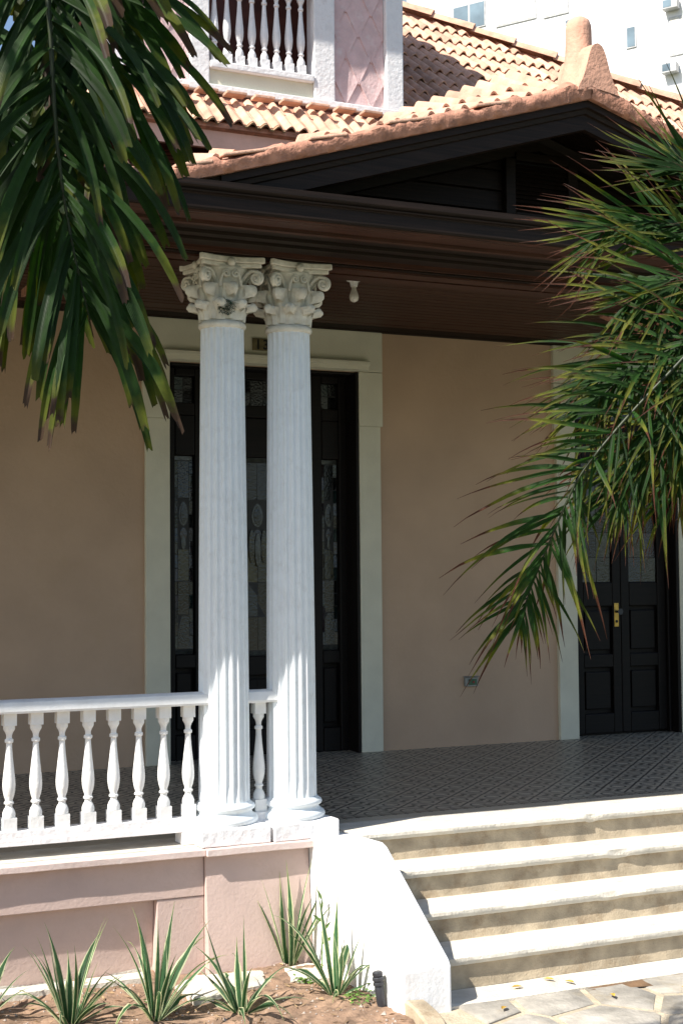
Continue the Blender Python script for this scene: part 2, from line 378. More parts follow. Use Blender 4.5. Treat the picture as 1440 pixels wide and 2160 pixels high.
bar(3.865, 4.03, .02, 2.798, YD, YD+.058, 'door_stile', d1); bar(4.49, 4.655, .02, 2.798, YD, YD+.058, 'door_stile', d1)
bar(4.032, 4.488, .02, .22, YD, YD+.058, 'door_rail', d1); bar(4.032, 4.488, .66, .82, YD, YD+.058, 'door_rail', d1); bar(4.032, 4.488, 2.47, 2.798, YD, YD+.058, 'door_rail', d1)
bar(4.06, 4.46, .25, .63, YD+.02, YD+.058, 'door_panel', d1)
for kx in (4.08, 4.25, 4.42): bar(kx-.004, kx+.004, .25, .63, YD+.014, YD+.019, 'panel_bead', d1)
def pane(x0, x1, z0, z1, gi, par, y=YD+.03):
    V = [(x0, y, z0), (x1, y, z0), (x1, y, z1), (x0, y, z1)]; c = .004*rnd.uniform(-1, 1); e = .004*rnd.uniform(-1, 1)
    V = [(x, yy+c*(1 if i in (1, 2) else -1)+e*(1 if i > 1 else -1), z) for i, (x, yy, z) in enumerate(V)]
    V2 = [(x, yy+.006, z) for x, yy, z in V]
    obj('glass_pane', V+V2, [(0, 1, 2, 3), (0, 4, 5, 1), (1, 5, 6, 2), (2, 6, 7, 3), (3, 7, 4, 0), (7, 6, 5, 4)], GL[gi], par)
def came(x0, x1, z0, z1, par, y=YD+.034): G().box(x0, x1, y, y+.02, z0, z1).obj('lead_strip', LEADC, par)
def leaded(x0, x1, z0, z1, par, bw=.033, wide=False):
    """stained glass light: small border panes, medallion, long middle panes"""
    came(x0, x1, z0, z1, par)
    zz = z0+.04
    pane(x0+.004, x1-.004, z0+.004, z0+.036, 3, par); pane(x0+.004, x1-.004, z1-.036, z1-.004, 3, par)
    H = z1-z0-.08; n = int(H/.105)
    for i in range(n):
        a = zz+H*i/n+.003; b_ = zz+H*(i+1)/n-.003
        for s in (0, 1):
            xa = x0+.004 if s == 0 else x1-bw
            pane(xa, xa+bw-.004, a, b_, rnd.choice((0, 1, 1, 2, 2, 0)), par)
    xi0, xi1 = x0+bw+.003, x1-bw-.003; xm = (xi0+xi1)/2
    cuts = [0, .18, .36, .53, .80, 1]
    for i in range(5):
        a = zz+H*cuts[i]+.004; b_ = zz+H*cuts[i+1]-.004
        if i == 3:      # medallion: ellipse with a pointed flower in it, dark ground
            pane(xi0, xi1, a, b_, 0, par, YD+.038)
            hw = min(.052, (xi1-xi0)*.44)
            for (cz, rx, rz, gi, yy) in ((a+(b_-a)*.70, hw, .10, 3, .026), (a+(b_-a)*.70, hw*.62, .075, 0, .020), (a+(b_-a)*.30, hw*.8, .05, 2, .026), (a+(b_-a)*.12, hw*.5, .055, 3, .024)):
                V = [(xm, YD+yy, cz)]+[(xm+rx*math.sin(t)*(1-.25*max(0, math.cos(t))), YD+yy+.002, cz+rz*math.cos(t)) for t in [k*2*math.pi/14 for k in range(14)]]
                V += [(x, YD+yy+.012, z) for x, y, z in V[1:]]
                obj('glass_pane', V, [(0, 1+(k+1) % 14, 1+k) for k in range(14)]+[(1+k, 1+(k+1) % 14, 15+(k+1) % 14, 15+k) for k in range(14)], GL[gi], par)
        else:
            for (p, q) in ((xi0, xm-.002), (xm+.002, xi1)) if wide else ((xi0, xi1),): pane(p, q, a, b_, (0, 0, 4 if rnd.random() < .5 else 0, 0, 0)[i], par)
leaded(3.533, 3.697, .852, 2.468, d1); leaded(4.833, 4.987, .852, 2.468, d1); leaded(4.034, 4.486, .822, 2.468, d1, .045, True)
# tulip shape in the middle light
for k, (dx, gi) in enumerate(((-.05, 4), (0, 3), (.05, 4))):
    zc = 1.70; V = [(4.26+dx, YD+.012, zc)]+[(4.26+dx*1.1+.026*math.sin(t), YD+.015, zc+.14*math.cos(t)+abs(dx)*.6) for t in [q*2*math.pi/12 for q in range(12)]]
    V += [(x, y+.01, z) for x, y, z in V[1:]]
    obj('glass_pane', V, [(0, 1+(q+1) % 12, 1+q) for q in range(12)]+[(1+q, 1+(q+1) % 12, 13+(q+1) % 12, 13+q) for q in range(12)], GL[gi], d1)
for (x0, x1, n) in ((3.533, 3.697, 2), (3.863, 4.657, 7), (4.833, 4.987, 2)):
    came(x0, x1, 2.902, 3.118, d1)
    for i in range(n):
        for j in range(2):
            a = x0+(x1-x0)*i/n; b_ = x0+(x1-x0)*(i+1)/n; c = 2.902+.108*j
            pane(a+.004, b_-.004, c+.004, c+.104, rnd.choice((0, 0, 0, 1)), d1)
# --- right double door with panels, glass lights and brass handle plate
YE = 3.60
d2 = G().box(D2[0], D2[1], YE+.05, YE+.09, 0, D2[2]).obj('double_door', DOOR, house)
for x0, x1 in ((D2[0]+.003, D2[0]+.06), (D2[1]-.06, D2[1]-.003)): bar(x0, x1, 0, 3.19, YE-.03, YE+.048, 'door_frame', d2)
for x0 in (7.30, 7.806):
    x1 = x0+.50
    bar(x0, x0+.09, .02, 2.75, YE, YE+.048, 'door_stile', d2); bar(x1-.09, x1, .02, 2.75, YE, YE+.048, 'door_stile', d2)
    for z0, z1 in ((.02, .2), (.62, .74), (1.18, 1.40), (2.55, 2.75)): bar(x0+.092, x1-.092, z0, z1, YE, YE+.048, 'door_rail', d2)
    for z0, z1 in ((.24, .58), (.78, 1.14)): bar(x0+.115, x1-.115, z0, z1, YE+.015, YE+.048, 'door_panel', d2)
    came(x0+.094, x1-.094, 1.402, 2.548, d2, YE+.03)
    for i in range(5):
        for j in range(2):
            a = x0+.094+(.312)*j/2; b_ = a+.156; c = 1.402+1.146*i/5
            pane(a+.003, b_-.003, c+.003, c+.226, rnd.choice((0, 3, 3, 2)), d2, YE+.022)
bar(8.335, 8.369, 0, 3.198, 3.465, YE-.031, 'jamb_lining', d2); bar(7.298, 8.308, 2.80, 2.9, YE, YE+.048, 'door_rail', d2)
pane(7.30, 8.30, 2.905, 3.16, 0, d2, YE+.03)
hp = bevel(G().box(7.722, 7.772, YE-.008, YE-.001, .99, 1.21).obj('handle_plate', BRASS, d2), .004)
G().tube([(7.747, YE-.008, 1.13), (7.747, YE-.05, 1.13), (7.747, YE-.07, 1.13)], [.012, .012, .03], 10).obj('door_knob', METAL, d2)
G().tube([(7.747, YE-.008, 1.04), (7.747, YE-.014, 1.04)], [.014, .012], 10).obj('keyhole', BLACK, d2)
# --- porch ceiling of planks with a cove along the wall
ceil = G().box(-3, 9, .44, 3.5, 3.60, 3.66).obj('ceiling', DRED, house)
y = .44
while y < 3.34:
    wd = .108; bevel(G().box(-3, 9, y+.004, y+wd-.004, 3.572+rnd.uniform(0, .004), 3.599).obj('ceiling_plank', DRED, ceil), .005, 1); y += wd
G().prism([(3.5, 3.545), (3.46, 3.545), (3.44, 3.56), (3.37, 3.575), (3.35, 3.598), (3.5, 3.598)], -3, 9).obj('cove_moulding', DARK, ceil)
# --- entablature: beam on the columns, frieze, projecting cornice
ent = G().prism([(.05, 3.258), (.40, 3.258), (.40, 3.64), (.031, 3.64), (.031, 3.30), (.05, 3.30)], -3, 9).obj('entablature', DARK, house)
G().prism([(.012, 3.262), (.028, 3.262), (.028, 3.283), (-.002, 3.292), (-.004, 3.302), (.012, 3.30)], -3, 9).obj('architrave_bead', DRED, ent)
G().box(.06, .06, 0, 0, 0, 0)
for y0, y1 in ((.09, .20), (.235, .36)): G().box(-3, 9, y0, y1, 3.246, 3.257).obj('soffit_board', DRED, ent)
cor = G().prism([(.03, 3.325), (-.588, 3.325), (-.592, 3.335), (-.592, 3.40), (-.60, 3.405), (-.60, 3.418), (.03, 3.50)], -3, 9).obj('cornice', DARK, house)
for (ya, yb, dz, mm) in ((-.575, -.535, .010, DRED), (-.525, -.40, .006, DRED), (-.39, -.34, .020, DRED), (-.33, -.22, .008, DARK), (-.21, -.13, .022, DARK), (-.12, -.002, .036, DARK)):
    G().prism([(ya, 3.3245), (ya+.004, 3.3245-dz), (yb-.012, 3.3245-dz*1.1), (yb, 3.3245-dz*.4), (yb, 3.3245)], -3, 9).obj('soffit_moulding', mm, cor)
G().prism([(-.602, 3.408), (-.612, 3.410), (-.614, 3.417), (-.602, 3.42)], -3, 9).obj('cornice_bead', DARK, cor)
G().prism([(2.0, 3.412), (2.46, 3.412), (2.46, 3.53), (2.0, 3.40)], -.56, -.50, 'y').obj('rake_foot', DARK, cor)
# --- gable
GX, GZ, SL = 4.66, 4.205, .307                   # apex of the rake's lower tile edge, slope
YG = -.60
def rake(poly, x_end, nm, m, par, side):
    """profile (y, dz below the rake line) swept from the foot to the apex"""
    V = []; k = len(poly)
    for x in (x_end, GX):
        for (y, dz) in poly: V.append((x, y, GZ-abs(x-GX)*SL+dz))
    Fc = [(j, (j+1) % k, k+(j+1) % k, k+j) for j in range(k)]+[tuple(reversed(range(k))), tuple(range(k, 2*k))]
    if side > 0: Fc = [tuple(reversed(f)) for f in Fc]
    return obj(nm, V, Fc, m, par)
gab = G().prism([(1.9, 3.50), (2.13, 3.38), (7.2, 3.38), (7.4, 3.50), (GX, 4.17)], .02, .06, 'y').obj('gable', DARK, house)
for sd, xe in ((-1, 2.42), (1, 6.9)):
    rake([(YG+.02, -.005), (YG+.02, -.045), (YG+.04, -.05), (YG+.045, -.075), (YG+.06, -.08), (YG+.06, -.165), (YG+.09, -.17), (YG+.09, -.005)], xe, 'rake_board', DARK, gab, sd)
    rake([(YG+.092, -.006), (YG+.092, -.03), (.02, -.03), (.02, -.006)], xe, 'rake_soffit', DARK, gab, sd)
    rake([(.018, -.032), (-.06, -.032), (-.075, -.06), (-.05, -.10), (-.045, -.15), (.018, -.16)], xe, 'inner_rake_moulding', DARK, gab, sd)
    for k in range(4): rake([(YG+.12+k*.115, -.031), (YG+.12+k*.115, -.040), (YG+.22+k*.115, -.040), (YG+.22+k*.115, -.031)], xe, 'soffit_plank', DARK, gab, sd)
z = 3.54
while z < 4.10:                                   # siding boards of the tympanum
    h = .125; hw = max(.05, (4.06-z)/SL)
    if hw > .3: bevel(G().prism([(.018, z+.003), (-.006, z+.003), (.004, z+h-.003), (.018, z+h-.003)], GX-hw, GX+hw).obj('siding_board', DARK, gab), .003, 1)
    z += h
vent = G().box(4.485, 4.872, -.012, .016, 3.62, 4.0).obj('gable_vent', BLACK, house)
vx0, vx1 = 4.47, 4.885
for x0, x1, z0, z1 in ((vx0-.05, vx0+.02, 3.60, 3.985), (vx1-.02, vx1+.05, 3.60, 3.985), (vx0+.022, vx1-.022, 3.60, 3.66), (vx0+.022, vx1-.022, 3.975, 4.03)):
    bevel(G().box(x0, x1, -.06, -.008, z0, z1).obj('vent_frame', DARK, vent), .006)
for i in range(11):
    zc = 3.68+.027*i; G().prism([(-.045, zc-.012), (-.040, zc-.015), (-.015, zc+.012), (-.02, zc+.015)], vx0+.022, vx1-.022).obj('vent_slat', DARK, vent)

# --- roof
def tile_mesh(nm, wd, ln, m, h=.045, th=.014, n=8, taper=0.):
    """one S-profile clay tile: x across, y up the slope"""
    prof = []
    for i in range(n+1):
        u = i/n; x = (u-.5)*wd*1.04
        z = h*math.sin(math.pi*min(1, max(0, (u-.18)/.64)))**.8 if .18 < u < .82 else -.004*math.sin(math.pi*(u/.18 if u <= .18 else (1-u)/.18))
        prof.append((x, z))
    V = []
    for y, s in ((0, 1.), (ln, 1.-taper)):
        for x, z in prof: V.append((x*s, y, z*s))
        for x, z in prof: V.append((x*s, y, z*s-th))
    k = n+1; Fc = []
    for j in range(n):
        Fc += [(j, j+1, 2*k+j+1, 2*k+j), (k+j+1, k+j, 3*k+j, 3*k+j+1), (j+1, j, k+j, k+j+1), (2*k+j, 2*k+j+1, 3*k+j+1, 3*k+j)]
    Fc += [(0, 2*k, 3*k, k), (n, k+n, 3*k+n, 2*k+n)]
    me = bpy.data.meshes.new(nm); me.from_pydata(V, [], Fc); me.materials.append(m); me.update()
    me.polygons.foreach_set('use_smooth', [True]*len(me.polygons)); me.set_sharp_from_angle(angle=R(45)); return me
TM = tile_mesh('tile', .125, .46, TILE); TMM = tile_mesh('tile_mossy', .125, .46, MOSS)
TS = tile_mesh('tile_small', .105, .30, TILE, .04); TSM = tile_mesh('tile_small_mossy', .105, .06, MOSS, .043)
def place(me, x, y, z, sx, par, nm='roof_tile', rz=0.):
    M = Matrix.Translation((x, y, z)) @ Matrix.Rotation(sx+rnd.uniform(-.02, .02), 4, 'X') @ Matrix.Rotation(rz+rnd.uniform(-.02, .02), 4, 'Z') @ Matrix.Rotation(rnd.uniform(-.03, .03), 4, 'Y')
    return inst(nm, me, M, par)
# porch roof and gable roof boards (seen edge-on from below)
roof = G().prism([(-.62, 3.44), (-.60, 3.42), (3.3, 4.62), (3.3, 4.68), (-.62, 3.47)], -3, 9.5).obj('porch_roof', DARK, house)
for i in range(28):                                # eave course left of the gable
    x = -1.5+.125*i; place(TM, x, -.66, 3.482, math.atan(.31), roof)
    if x < 2.1: place(TM, x, -.30, 3.60, math.atan(.31), roof)
for sd, xe in ((-1, 2.0), (1, 7.3)):
    V = []
    for x in (xe, GX):
        zz = GZ-abs(x-GX)*SL
        V += [(x, YG+.03, zz+.0), (x, 2.3, zz+.0), (x, 2.3, zz+.05), (x, YG+.03, zz+.05)]
    obj('gable_roof', V, [(0, 1, 5, 4), (1, 2, 6, 5), (2, 3, 7, 6), (3, 0, 4, 7), (0, 3, 2, 1), (4, 5, 6, 7)], MORT, house)
# mortar bedding along the rake, lumpy and stepped
def mortar(xe, side):
    n = 130; V = []; K = 8
    for i in range(n+1):
        t = i/n; x = xe+(GX-xe)*t; zb = GZ-abs(x-GX)*SL
        step = .024*((t*7.3) % 1)-.008
        hh = .092+.02*nz(x*3, side)+step+.012*nz(x*13, 5)+(.03*max(0, 1-abs(x-GX)/.5))
        for j in range(K):
            a = j/(K-1)
            yy = YG-.012+.10*max(0, (a-.45))/.55*1.6-.016*math.sin(math.pi*min(1, a*1.6))
            zz = zb-.004+hh*min(1, a*1.7)
            V.append((x, yy+.010*nz(x*17, a*4, side)+.005*nz(x*45, a*9), zz+.009*nz(x*21, a*5, 9)*(1 if a > .1 else .2)))
        V.append((x, YG+.2, zb-.002))
    k = K+1
    Fc = [(i*k+j, i*k+(j+1) % k, (i+1)*k+(j+1) % k, (i+1)*k+j) for i in range(n) for j in range(k)]
    if side < 0: Fc = [tuple(reversed(f)) for f in Fc]
    obj('rake_mortar', V, Fc, MORT, gab_roof, smooth=True, sharp=60)
gab_roof = G().box(GX-.04, GX+.04, YG+.2, 2.3, GZ+.02, GZ+.09).obj('gable_ridge', MORT, house)
mortar(2.05, -1); mortar(7.25, 1)
# small tiles bedded across the rake, rising towards the apex
th = math.atan(SL)
def rake_tiles(side):
    n = 24
    for i in range(n):
        d = .18+i*.104
        if side < 0 and d > 1.42 and i % 6 not in (1, 2): continue
        x = GX+side*d; zb = GZ-d*SL
        d = d; x = GX+side*d; zb = GZ-d*SL
        rise = max(.05, .47-.27*d); ln = .30
        ang = math.atan(rise) if d < 1.5 else math.atan(.28)
        M = Matrix.Translation((x, YG+.035, zb+.075)) @ Matrix.Rotation(th*side, 4, 'Y') @ Matrix.Rotation(ang+rnd.uniform(-.05, .05), 4, 'X') @ Matrix.Rotation(rnd.uniform(-.06, .06), 4, 'Z')
        inst('roof_tile', TS, M, gab_roof)
        if d < 1.1:
            M = Matrix.Translation((x, YG+.25, zb+.075+.22*rise+.018)) @ Matrix.Rotation(th*side, 4, 'Y') @ Matrix.Rotation(ang+.1, 4, 'X')
            inst('roof_tile', TS, M, gab_roof)
rake_tiles(-1); rake_tiles(1)
# flat broken tile slips lying in the mortar
for d, l in ((.55, .22), (1.05, .26), (1.55, .22), (1.95, .3), (2.3, .2)):
    x = GX-d; zb = GZ-d*SL
    V = []
    for q in (0, 1):
        for (yy, dz) in ((YG-.03, .060), (YG+.05, .066), (YG+.05, .084), (YG-.028, .078)): V.append((x-l*q, yy+.006*nz(x*9, q), zb-l*q*SL*.75+dz))
    bevel(obj('roof_tile', V, [(0, 1, 5, 4), (1, 2, 6, 5), (2, 3, 7, 6), (3, 0, 4, 7), (3, 2, 1, 0), (4, 5, 6, 7)], TILE, gab_roof), .006)
# ridge-end finial: bell-shaped face, body sweeping up into a round post
V = []; Fc = []; K = 20
secs = []
for s_ in range(9):
    t = s_/8; y = YG-.03+.34*t
    top = .245+.02*math.sin(t*3) if t < .5 else .245
    secs.append((y, .135-.03*t, top))
for (y, hw, top) in secs:
    for j in range(K+1):
        a = -1+2*j/K; x = 4.70+a*hw*1.05; zz = GZ+.075-.05*abs(a)+top/(1+(abs(a)*1.75)**4) - (.02 if abs(a) > .95 else 0)
        V.append((x, y, zz))
for s_ in range(8):
    for j in range(K): A = s_*(K+1)+j; Fc.append((A, A+K+1, A+K+2, A+1))
b0 = len(V); V.append((4.70, YG-.03, GZ+.05)); Fc += [(b0, j+1, j) for j in range(K)]
b1 = len(V); V.append((4.70, YG+.31, GZ+.05)); Fc += [(b1, 8*(K+1)+j, 8*(K+1)+j+1) for j in range(K)]
fin = obj('finial', V, Fc, FINI, house, smooth=True, sharp=40)
post = [(.15, GZ+.02), (.125, GZ+.12), (.098, GZ+.22), (.082, GZ+.30), (.077, GZ+.38), (.076, GZ+.46), (.074, GZ+.49), (.064, GZ+.52), (.04, GZ+.538), (.012, GZ+.545)]
G().lathe(post, 4.705, YG+.17, 20).obj('finial_post', FINI, fin, smooth=True)
# --- main roof right of the balcony: front slope with hip caps
s8 = .8; aS = math.atan(s8); YM, ZM = 3.3, 5.0
mroof = obj('main_roof', [(4.0, 3.3, 4.96), (12, 3.3, 4.96), (11.5, 4.6, 6.0), (7.15, 7.10, 8.0), (4.0, 7.1, 8.0), (4.0, 7.1, 4.9), (12, 7.1, 4.9)], [(0, 1, 2, 3, 4), (0, 5, 6, 1), (1, 6, 2), (2, 6, 3), (3, 6, 5, 4), (0, 4, 5)], MORT, house)
def hipx(y): return 7.31+(6.98-y)*(10.04-7.31)/(6.98-5.39)
row = 0; yy = 3.75
while yy < 7.1:
    x = 5.50
    while x < min(hipx(yy+.15), 10.6):
        z = ZM+s8*(yy-YM)+.035
        vis = not (x > 6.6 and yy < 4.1)
        if vis: place(TM, x, yy, z+.012, aS-.085, mroof)
        x += .125
    yy += .39*math.cos(aS); row += 1
n = 9
for i in range(n):                               # hip cap barrels
    t0 = i/n; y0 = 7.05+(4.95-7.05)*t0; y1 = 7.05+(4.95-7.05)*(t0+1.06/n)
    p0 = Vector((hipx(y0), y0, ZM+s8*(y0-YM)+.05)); p1 = Vector((hipx(y1), y1, ZM+s8*(y1-YM)+.065))
    ax = (p1-p0).normalized(); side = ax.cross(Vector((0, 0, 1))).normalized(); nn = side.cross(ax)
    V = []
    for p, r in ((p0, .10), (p1, .125)):
        for q in range(9): a = math.pi*q/8; V.append(p+side*math.cos(a)*r+nn*math.sin(a)*r*.85)
        for q in range(9): a = math.pi*q/8; V.append(p+side*math.cos(a)*(r-.016)+nn*math.sin(a)*(r*.85-.016))
    Fc = [(q, q+1, 18+q+1, 18+q) for q in range(8)]+[(9+q+1, 9+q, 27+q, 27+q+1) for q in range(8)]+[(18+q, 18+q+1, 27+q+1, 27+q) for q in range(8)]+[(q+1, q, 9+q, 9+q+1) for q in range(8)]
    obj('hip_tile', V, Fc, TILE, mroof, smooth=True, sharp=50)
V = []; 
for i in range(61):
    y0 = 7.05-2.1*i/60; p = Vector((hipx(y0), y0, ZM+s8*(y0-YM)))
    for (dx, dz) in ((-.22, -.01), (-.17, .045), (-.06, .06), (.05, .05), (.1, -.05)): V.append((p.x+dx+.02*nz(i*.7, dx*9), p.y-dx*.3, p.z+dz+s8*(-dx*.3)+.016*nz(i*.9, dx*7, 4)))
obj('hip_mortar', V, [(i*5+j, i*5+j+1, (i+1)*5+j+1, (i+1)*5+j) for i in range(60) for j in range(4)], MORT, mroof, smooth=True)

# --- balcony storey above
YB = 3.30
balc = G().box(2.6, 5.43, YB+.9, YB+1.0, 4.9, 7.7).obj('balcony', REDD, house)
for (x0, x1) in ((5.275, 5.438), (4.61, 4.80), (3.54, 3.70), (2.85, 3.0)):
    bevel(G().box(x0, x1, YB-.03, YB+.13, 5.42, 7.6).obj('post', PEEL, balc), .01)
G().box(5.30, 5.42, YB+.131, YB+.899, 5.3, 7.6).obj('balcony_side_wall', DPINK, balc)
for (x0, x1) in ((4.802, 5.273), (3.002, 3.538)):
    sp = G().box(x0, x1, YB+.03, YB+.1, 5.42, 7.6).obj('shingle_panel', DPINK, balc)
    r_ = 0; z = 5.44                                # diamond shingles, each a thin plate
    pit = .235
    while z < 7.3:
        k0 = 0 if r_ % 2 == 0 else -.5
        for k in range(4):
            xc = x0+pit*(k+k0)+pit*.5; poly = [(xc-pit*.49, z+.20), (xc, z-.03), (xc+pit*.49, z+.20), (xc+pit*.49, z+.40), (xc-pit*.49, z+.40)]
            # clip to the panel
            poly2 = [(min(max(px, x0+.003), x1-.003), min(pz, 7.59)) for px, pz in poly]
            if max(p[0] for p in poly2)-min(p[0] for p in poly2) < .03: continue
            c = rnd.uniform(0, .006)
            kk = len(poly2); V = [(px, YB+.019-c if pz < z+.3 else YB+.027, max(pz, 5.425)) for px, pz in poly2]+[(px, YB+.029, max(pz, 5.425)) for px, pz in poly2]
            obj('shingle', V, [tuple(range(kk)), tuple(reversed(range(kk, 2*kk)))]+[(q, kk+q, kk+(q+1) % kk, (q+1) % kk) for q in range(kk)], DPINK, balc)
        z += .20; r_ += 1
bevel(G().box(2.8, 5.445, YB-.05, YB+.14, 5.36, 5.418).obj('base_board', PEEL, balc), .008)
bevel(G().box(3.702, 4.608, YB-.045, YB+.10, 5.555, 5.615).obj('bottom_rail', PEEL, balc), .01)
G().box(3.702, 4.608, YB+.0, YB+.06, 5.42, 5.554).obj('kick_board', TRIM, balc)
bevel(G().box(3.702, 4.608, YB-.05, YB+.10, 6.34, 6.40).obj('handrail', PEEL, balc), .012)
G().box(2.6, 5.43, YB, YB+1.0, 5.30, 5.355).obj('balcony_floor', REDD, balc)
G().prism([(YB-.57, 7.7), (YB-.57, 7.75), (YB+2.5, 8.6), (YB+2.5, 7.7)], 2.3, 5.95).obj('balcony_roof', DARK, balc)
BP = [(.11, None), (.112, .034), (.15, .034), (.18, .027), (.20, .018), (.222, .019), (.228, .026), (.242, .026), (.248, .020), (.262, .020), (.30, .028), (.345, .033), (.39, .0345), (.44, .0325), (.52, .027), (.62, .0205), (.70, .0165), (.742, .0155), (.752, .023), (.775, .023), (.783, .0155), (.81, .0155), (.835, .021), (.85, .027), (.862, .031), (.892, .031)]
def baluster_geo(L_, s=1.):
    g = G(); h = .035*s
    g.box(-h, h, -h, h, 0, .11*L_)
    g.lathe([(r*s, f*L_) for f, r in BP if r], 0, 0, 14)
    g.box(-h*.95, h*.95, -h*.95, h*.95, .893*L_, L_)
    return g
def mesh_of(g, nm, m, sharp=38):
    me = bpy.data.meshes.new(nm); me.from_pydata([tuple(v) for v in g.V], [], g.F); me.materials.append(m); me.update()
    me.polygons.foreach_set('use_smooth', [True]*len(me.polygons)); me.set_sharp_from_angle(angle=R(sharp)); return me
BM2 = mesh_of(baluster_geo(.725, 1.0), 'balcony_baluster', PEEL)
for i in range(8): inst('baluster', BM2, Matrix.Translation((3.755+.108*i, YB+.02, 5.616)), balc)
# --- skirt roof below the balcony, gutter strip and fascia
sk = obj('skirt_roof', [(1.5, 2.92, 5.0), (5.44, 2.92, 5.0), (5.44, 3.3, 5.33), (1.5, 3.3, 5.33), (1.5, 2.96, 4.97), (5.44, 2.96, 4.97), (5.44, 3.3, 4.97), (1.5, 3.3, 4.97)], [(0, 1, 2, 3), (0, 4, 5, 1), (4, 7, 6, 5), (1, 5, 6, 2), (0, 3, 7, 4), (3, 2, 6, 7)], MORT, house)
aK = math.atan(.85)
TK = tile_mesh('tile_skirt', .112, .50, TILE, .034); TKM = tile_mesh('tile_skirt_end', .108, .035, MOSS, .036)
for i in range(35):
    x = 1.6+.11*i
    place(TK, x, 2.885, 4.995, aK-.04, sk)
    if rnd.random() < .75: place(TKM, x, 2.872, 4.976, aK-.04, sk, 'mossy_tile_end')
for i in range(9):                                 # flat cover slips under the base board
    x = 3.3+.24*i
    bevel(G().box(x, x+.17, 3.09, 3.2, 5.30, 5.325).obj('cover_tile', TILE, sk), .006)
fa = G().box(1.5, 5.4, 2.95, 2.99, 4.80, 4.945).obj('fascia', FASC, house)
G().prism([(2.90, 4.985), (2.905, 4.95), (2.948, 4.935), (2.99, 4.935), (2.99, 4.99)], 1.5, 5.42).obj('gutter_strip', MORT, fa)
G().box(1.5, 5.4, 2.99, 3.3, 4.84, 4.86).obj('soffit', REDD, fa)
G().box(1.5, 5.4, 3.30, 3.4, 4.3, 4.95).obj('upper_wall', REDD, house)
for k in range(8): bevel(G().box(1.5, 5.4, 3.27, 3.298, 4.62+.03*k, 4.645+.03*k).obj('wall_board', REDD, house), .003, 1)

# =================================================================== PORCH FLOOR AND PEDESTAL
floor = struct(tag(G().box(-3, 9, .14, 3.86, -.7, -.012).obj('porch_floor', TREAD), 'raised porch floor slab behind columns', None))
def quad_tile(nm, sx, sy, m):
    V = [(-sx/2, -sy/2, -.011), (sx/2, -sy/2, -.011), (sx/2, sy/2, -.011), (-sx/2, sy/2, -.011)]; e = .0015
    V += [(-sx/2+e, -sy/2+e, 0), (sx/2-e, -sy/2+e, 0), (sx/2-e, sy/2-e, 0), (-sx/2+e, sy/2-e, 0)]
    me = bpy.data.meshes.new(nm); me.from_pydata(V, [], [(4, 5, 6, 7), (0, 1, 5, 4), (1, 2, 6, 5), (2, 3, 7, 6), (3, 0, 4, 7)]); me.materials.append(m)
    l = me.uv_layers.new(name='UVMap'); uvs = [(0, 0), (1, 0), (1, 1), (0, 1)]*2
    for lp in me.loops: l.data[lp.index].uv = uvs[lp.vertex_index]
    return me
TF = quad_tile('floor_tile', .25, .25, FT['field']); TKY = quad_tile('key_tile', .25, .12, FT['key']); TPL = quad_tile('border_tile', .25, .12, FT['plain'])
rest = []
for i in range(26):
    x = 2.20+.25*i
    inst('border_tile', TPL, Matrix.Translation((x, .462, 0)), floor) if i < 20 else rest.append((x, .462, TPL))
    inst('key_tile', TKY, Matrix.Translation((x, .583, 0)), floor) if i < 20 else rest.append((x, .583, TKY))
    for j in range(13):
        y = .769+.25*j
        if i < 22 and j < 12: inst('floor_tile', TF, Matrix.Translation((x, y, rnd.uniform(-.0006, .0006))), floor)
        else: rest.append((x, y, TF))
for i in range(18):
    x = 1.95-.25*i
    rest += [(x, .462, TPL), (x, .583, TKY)]+[(x, .769+.25*j, TF) for j in range(13)]
for key, nm in ((TF, 'outer_floor_tiles'), (TPL, 'outer_border_tiles'), (TKY, 'outer_key_tiles')):
    V = []; Fc = []; UV = []
    for x, y, k in rest:
        if k is not key: continue
        b0 = len(V)
        for i, v in enumerate(k.vertices): V.append((v.co.x+x, v.co.y+y, v.co.z)); UV.append([(0, 0), (1, 0), (1, 1), (0, 1)][i % 4])
        Fc += [tuple(b0+q for q in p.vertices) for p in k.polygons]
    o = obj(nm, V, Fc, key.materials[0], floor, uv=UV); o['kind'] = 'stuff'
# pale edge strip of the porch under the balustrade
G().box(-3, 3.40, .10, .40, -.011, -.001).obj('edge_strip', TREAD, floor)

ped = thing('pedestal_wall', (1.5, .05, ZG), 'pink plastered porch base with a recessed panel and white capping', 'wall')
def batter(x0, x1, yt, yb, z0, z1, nm, m, par=None):
    g = G().prism([(yt, z1), (yb, z0), (.30, z0), (.30, z1)], x0, x1, n=24, jit=lambda v, j: (v[0], v[1]+.004*nz(v[0]*4, v[2]*5), v[2]))
    return bevel(g.obj(nm, m, par or ped), .005)
batter(-3, 2.263, .105, .150, -.74, -.256, 'recessed_panel', PED)
batter(-3, 2.528, .058, .052, -.258, -.042, 'upper_band', PED)
batter(2.264, 2.529, .0575, .050, -.74, -.260, 'panel_frame', PED)
batter(2.53, 3.139, .046, -.022, -.74, -.042, 'corner_pier', PED)
G().box(-3, 2.2, .01, .128, ZG-.04, ZG+.035).obj('footing', TREAD, ped)
def cap_j(v, j): return (v[0], v[1]+(.004*nz(v[0]*5, v[2]*9) if v[1] < .05 else 0), v[2]+.002*nz(v[0]*6, 7))
bevel(G().prism([(0, -.004), (.0, -.040), (.099, -.040), (.099, -.004)], -3, 2.522, n=40, jit=cap_j).obj('capping', CAPP, ped), .004)
bevel(G().prism([(-.018, -.002), (-.018, -.041), (.099, -.041), (.099, -.002)], 2.523, 3.152, n=14, jit=cap_j).obj('pier_capping', CAPP, ped), .004)

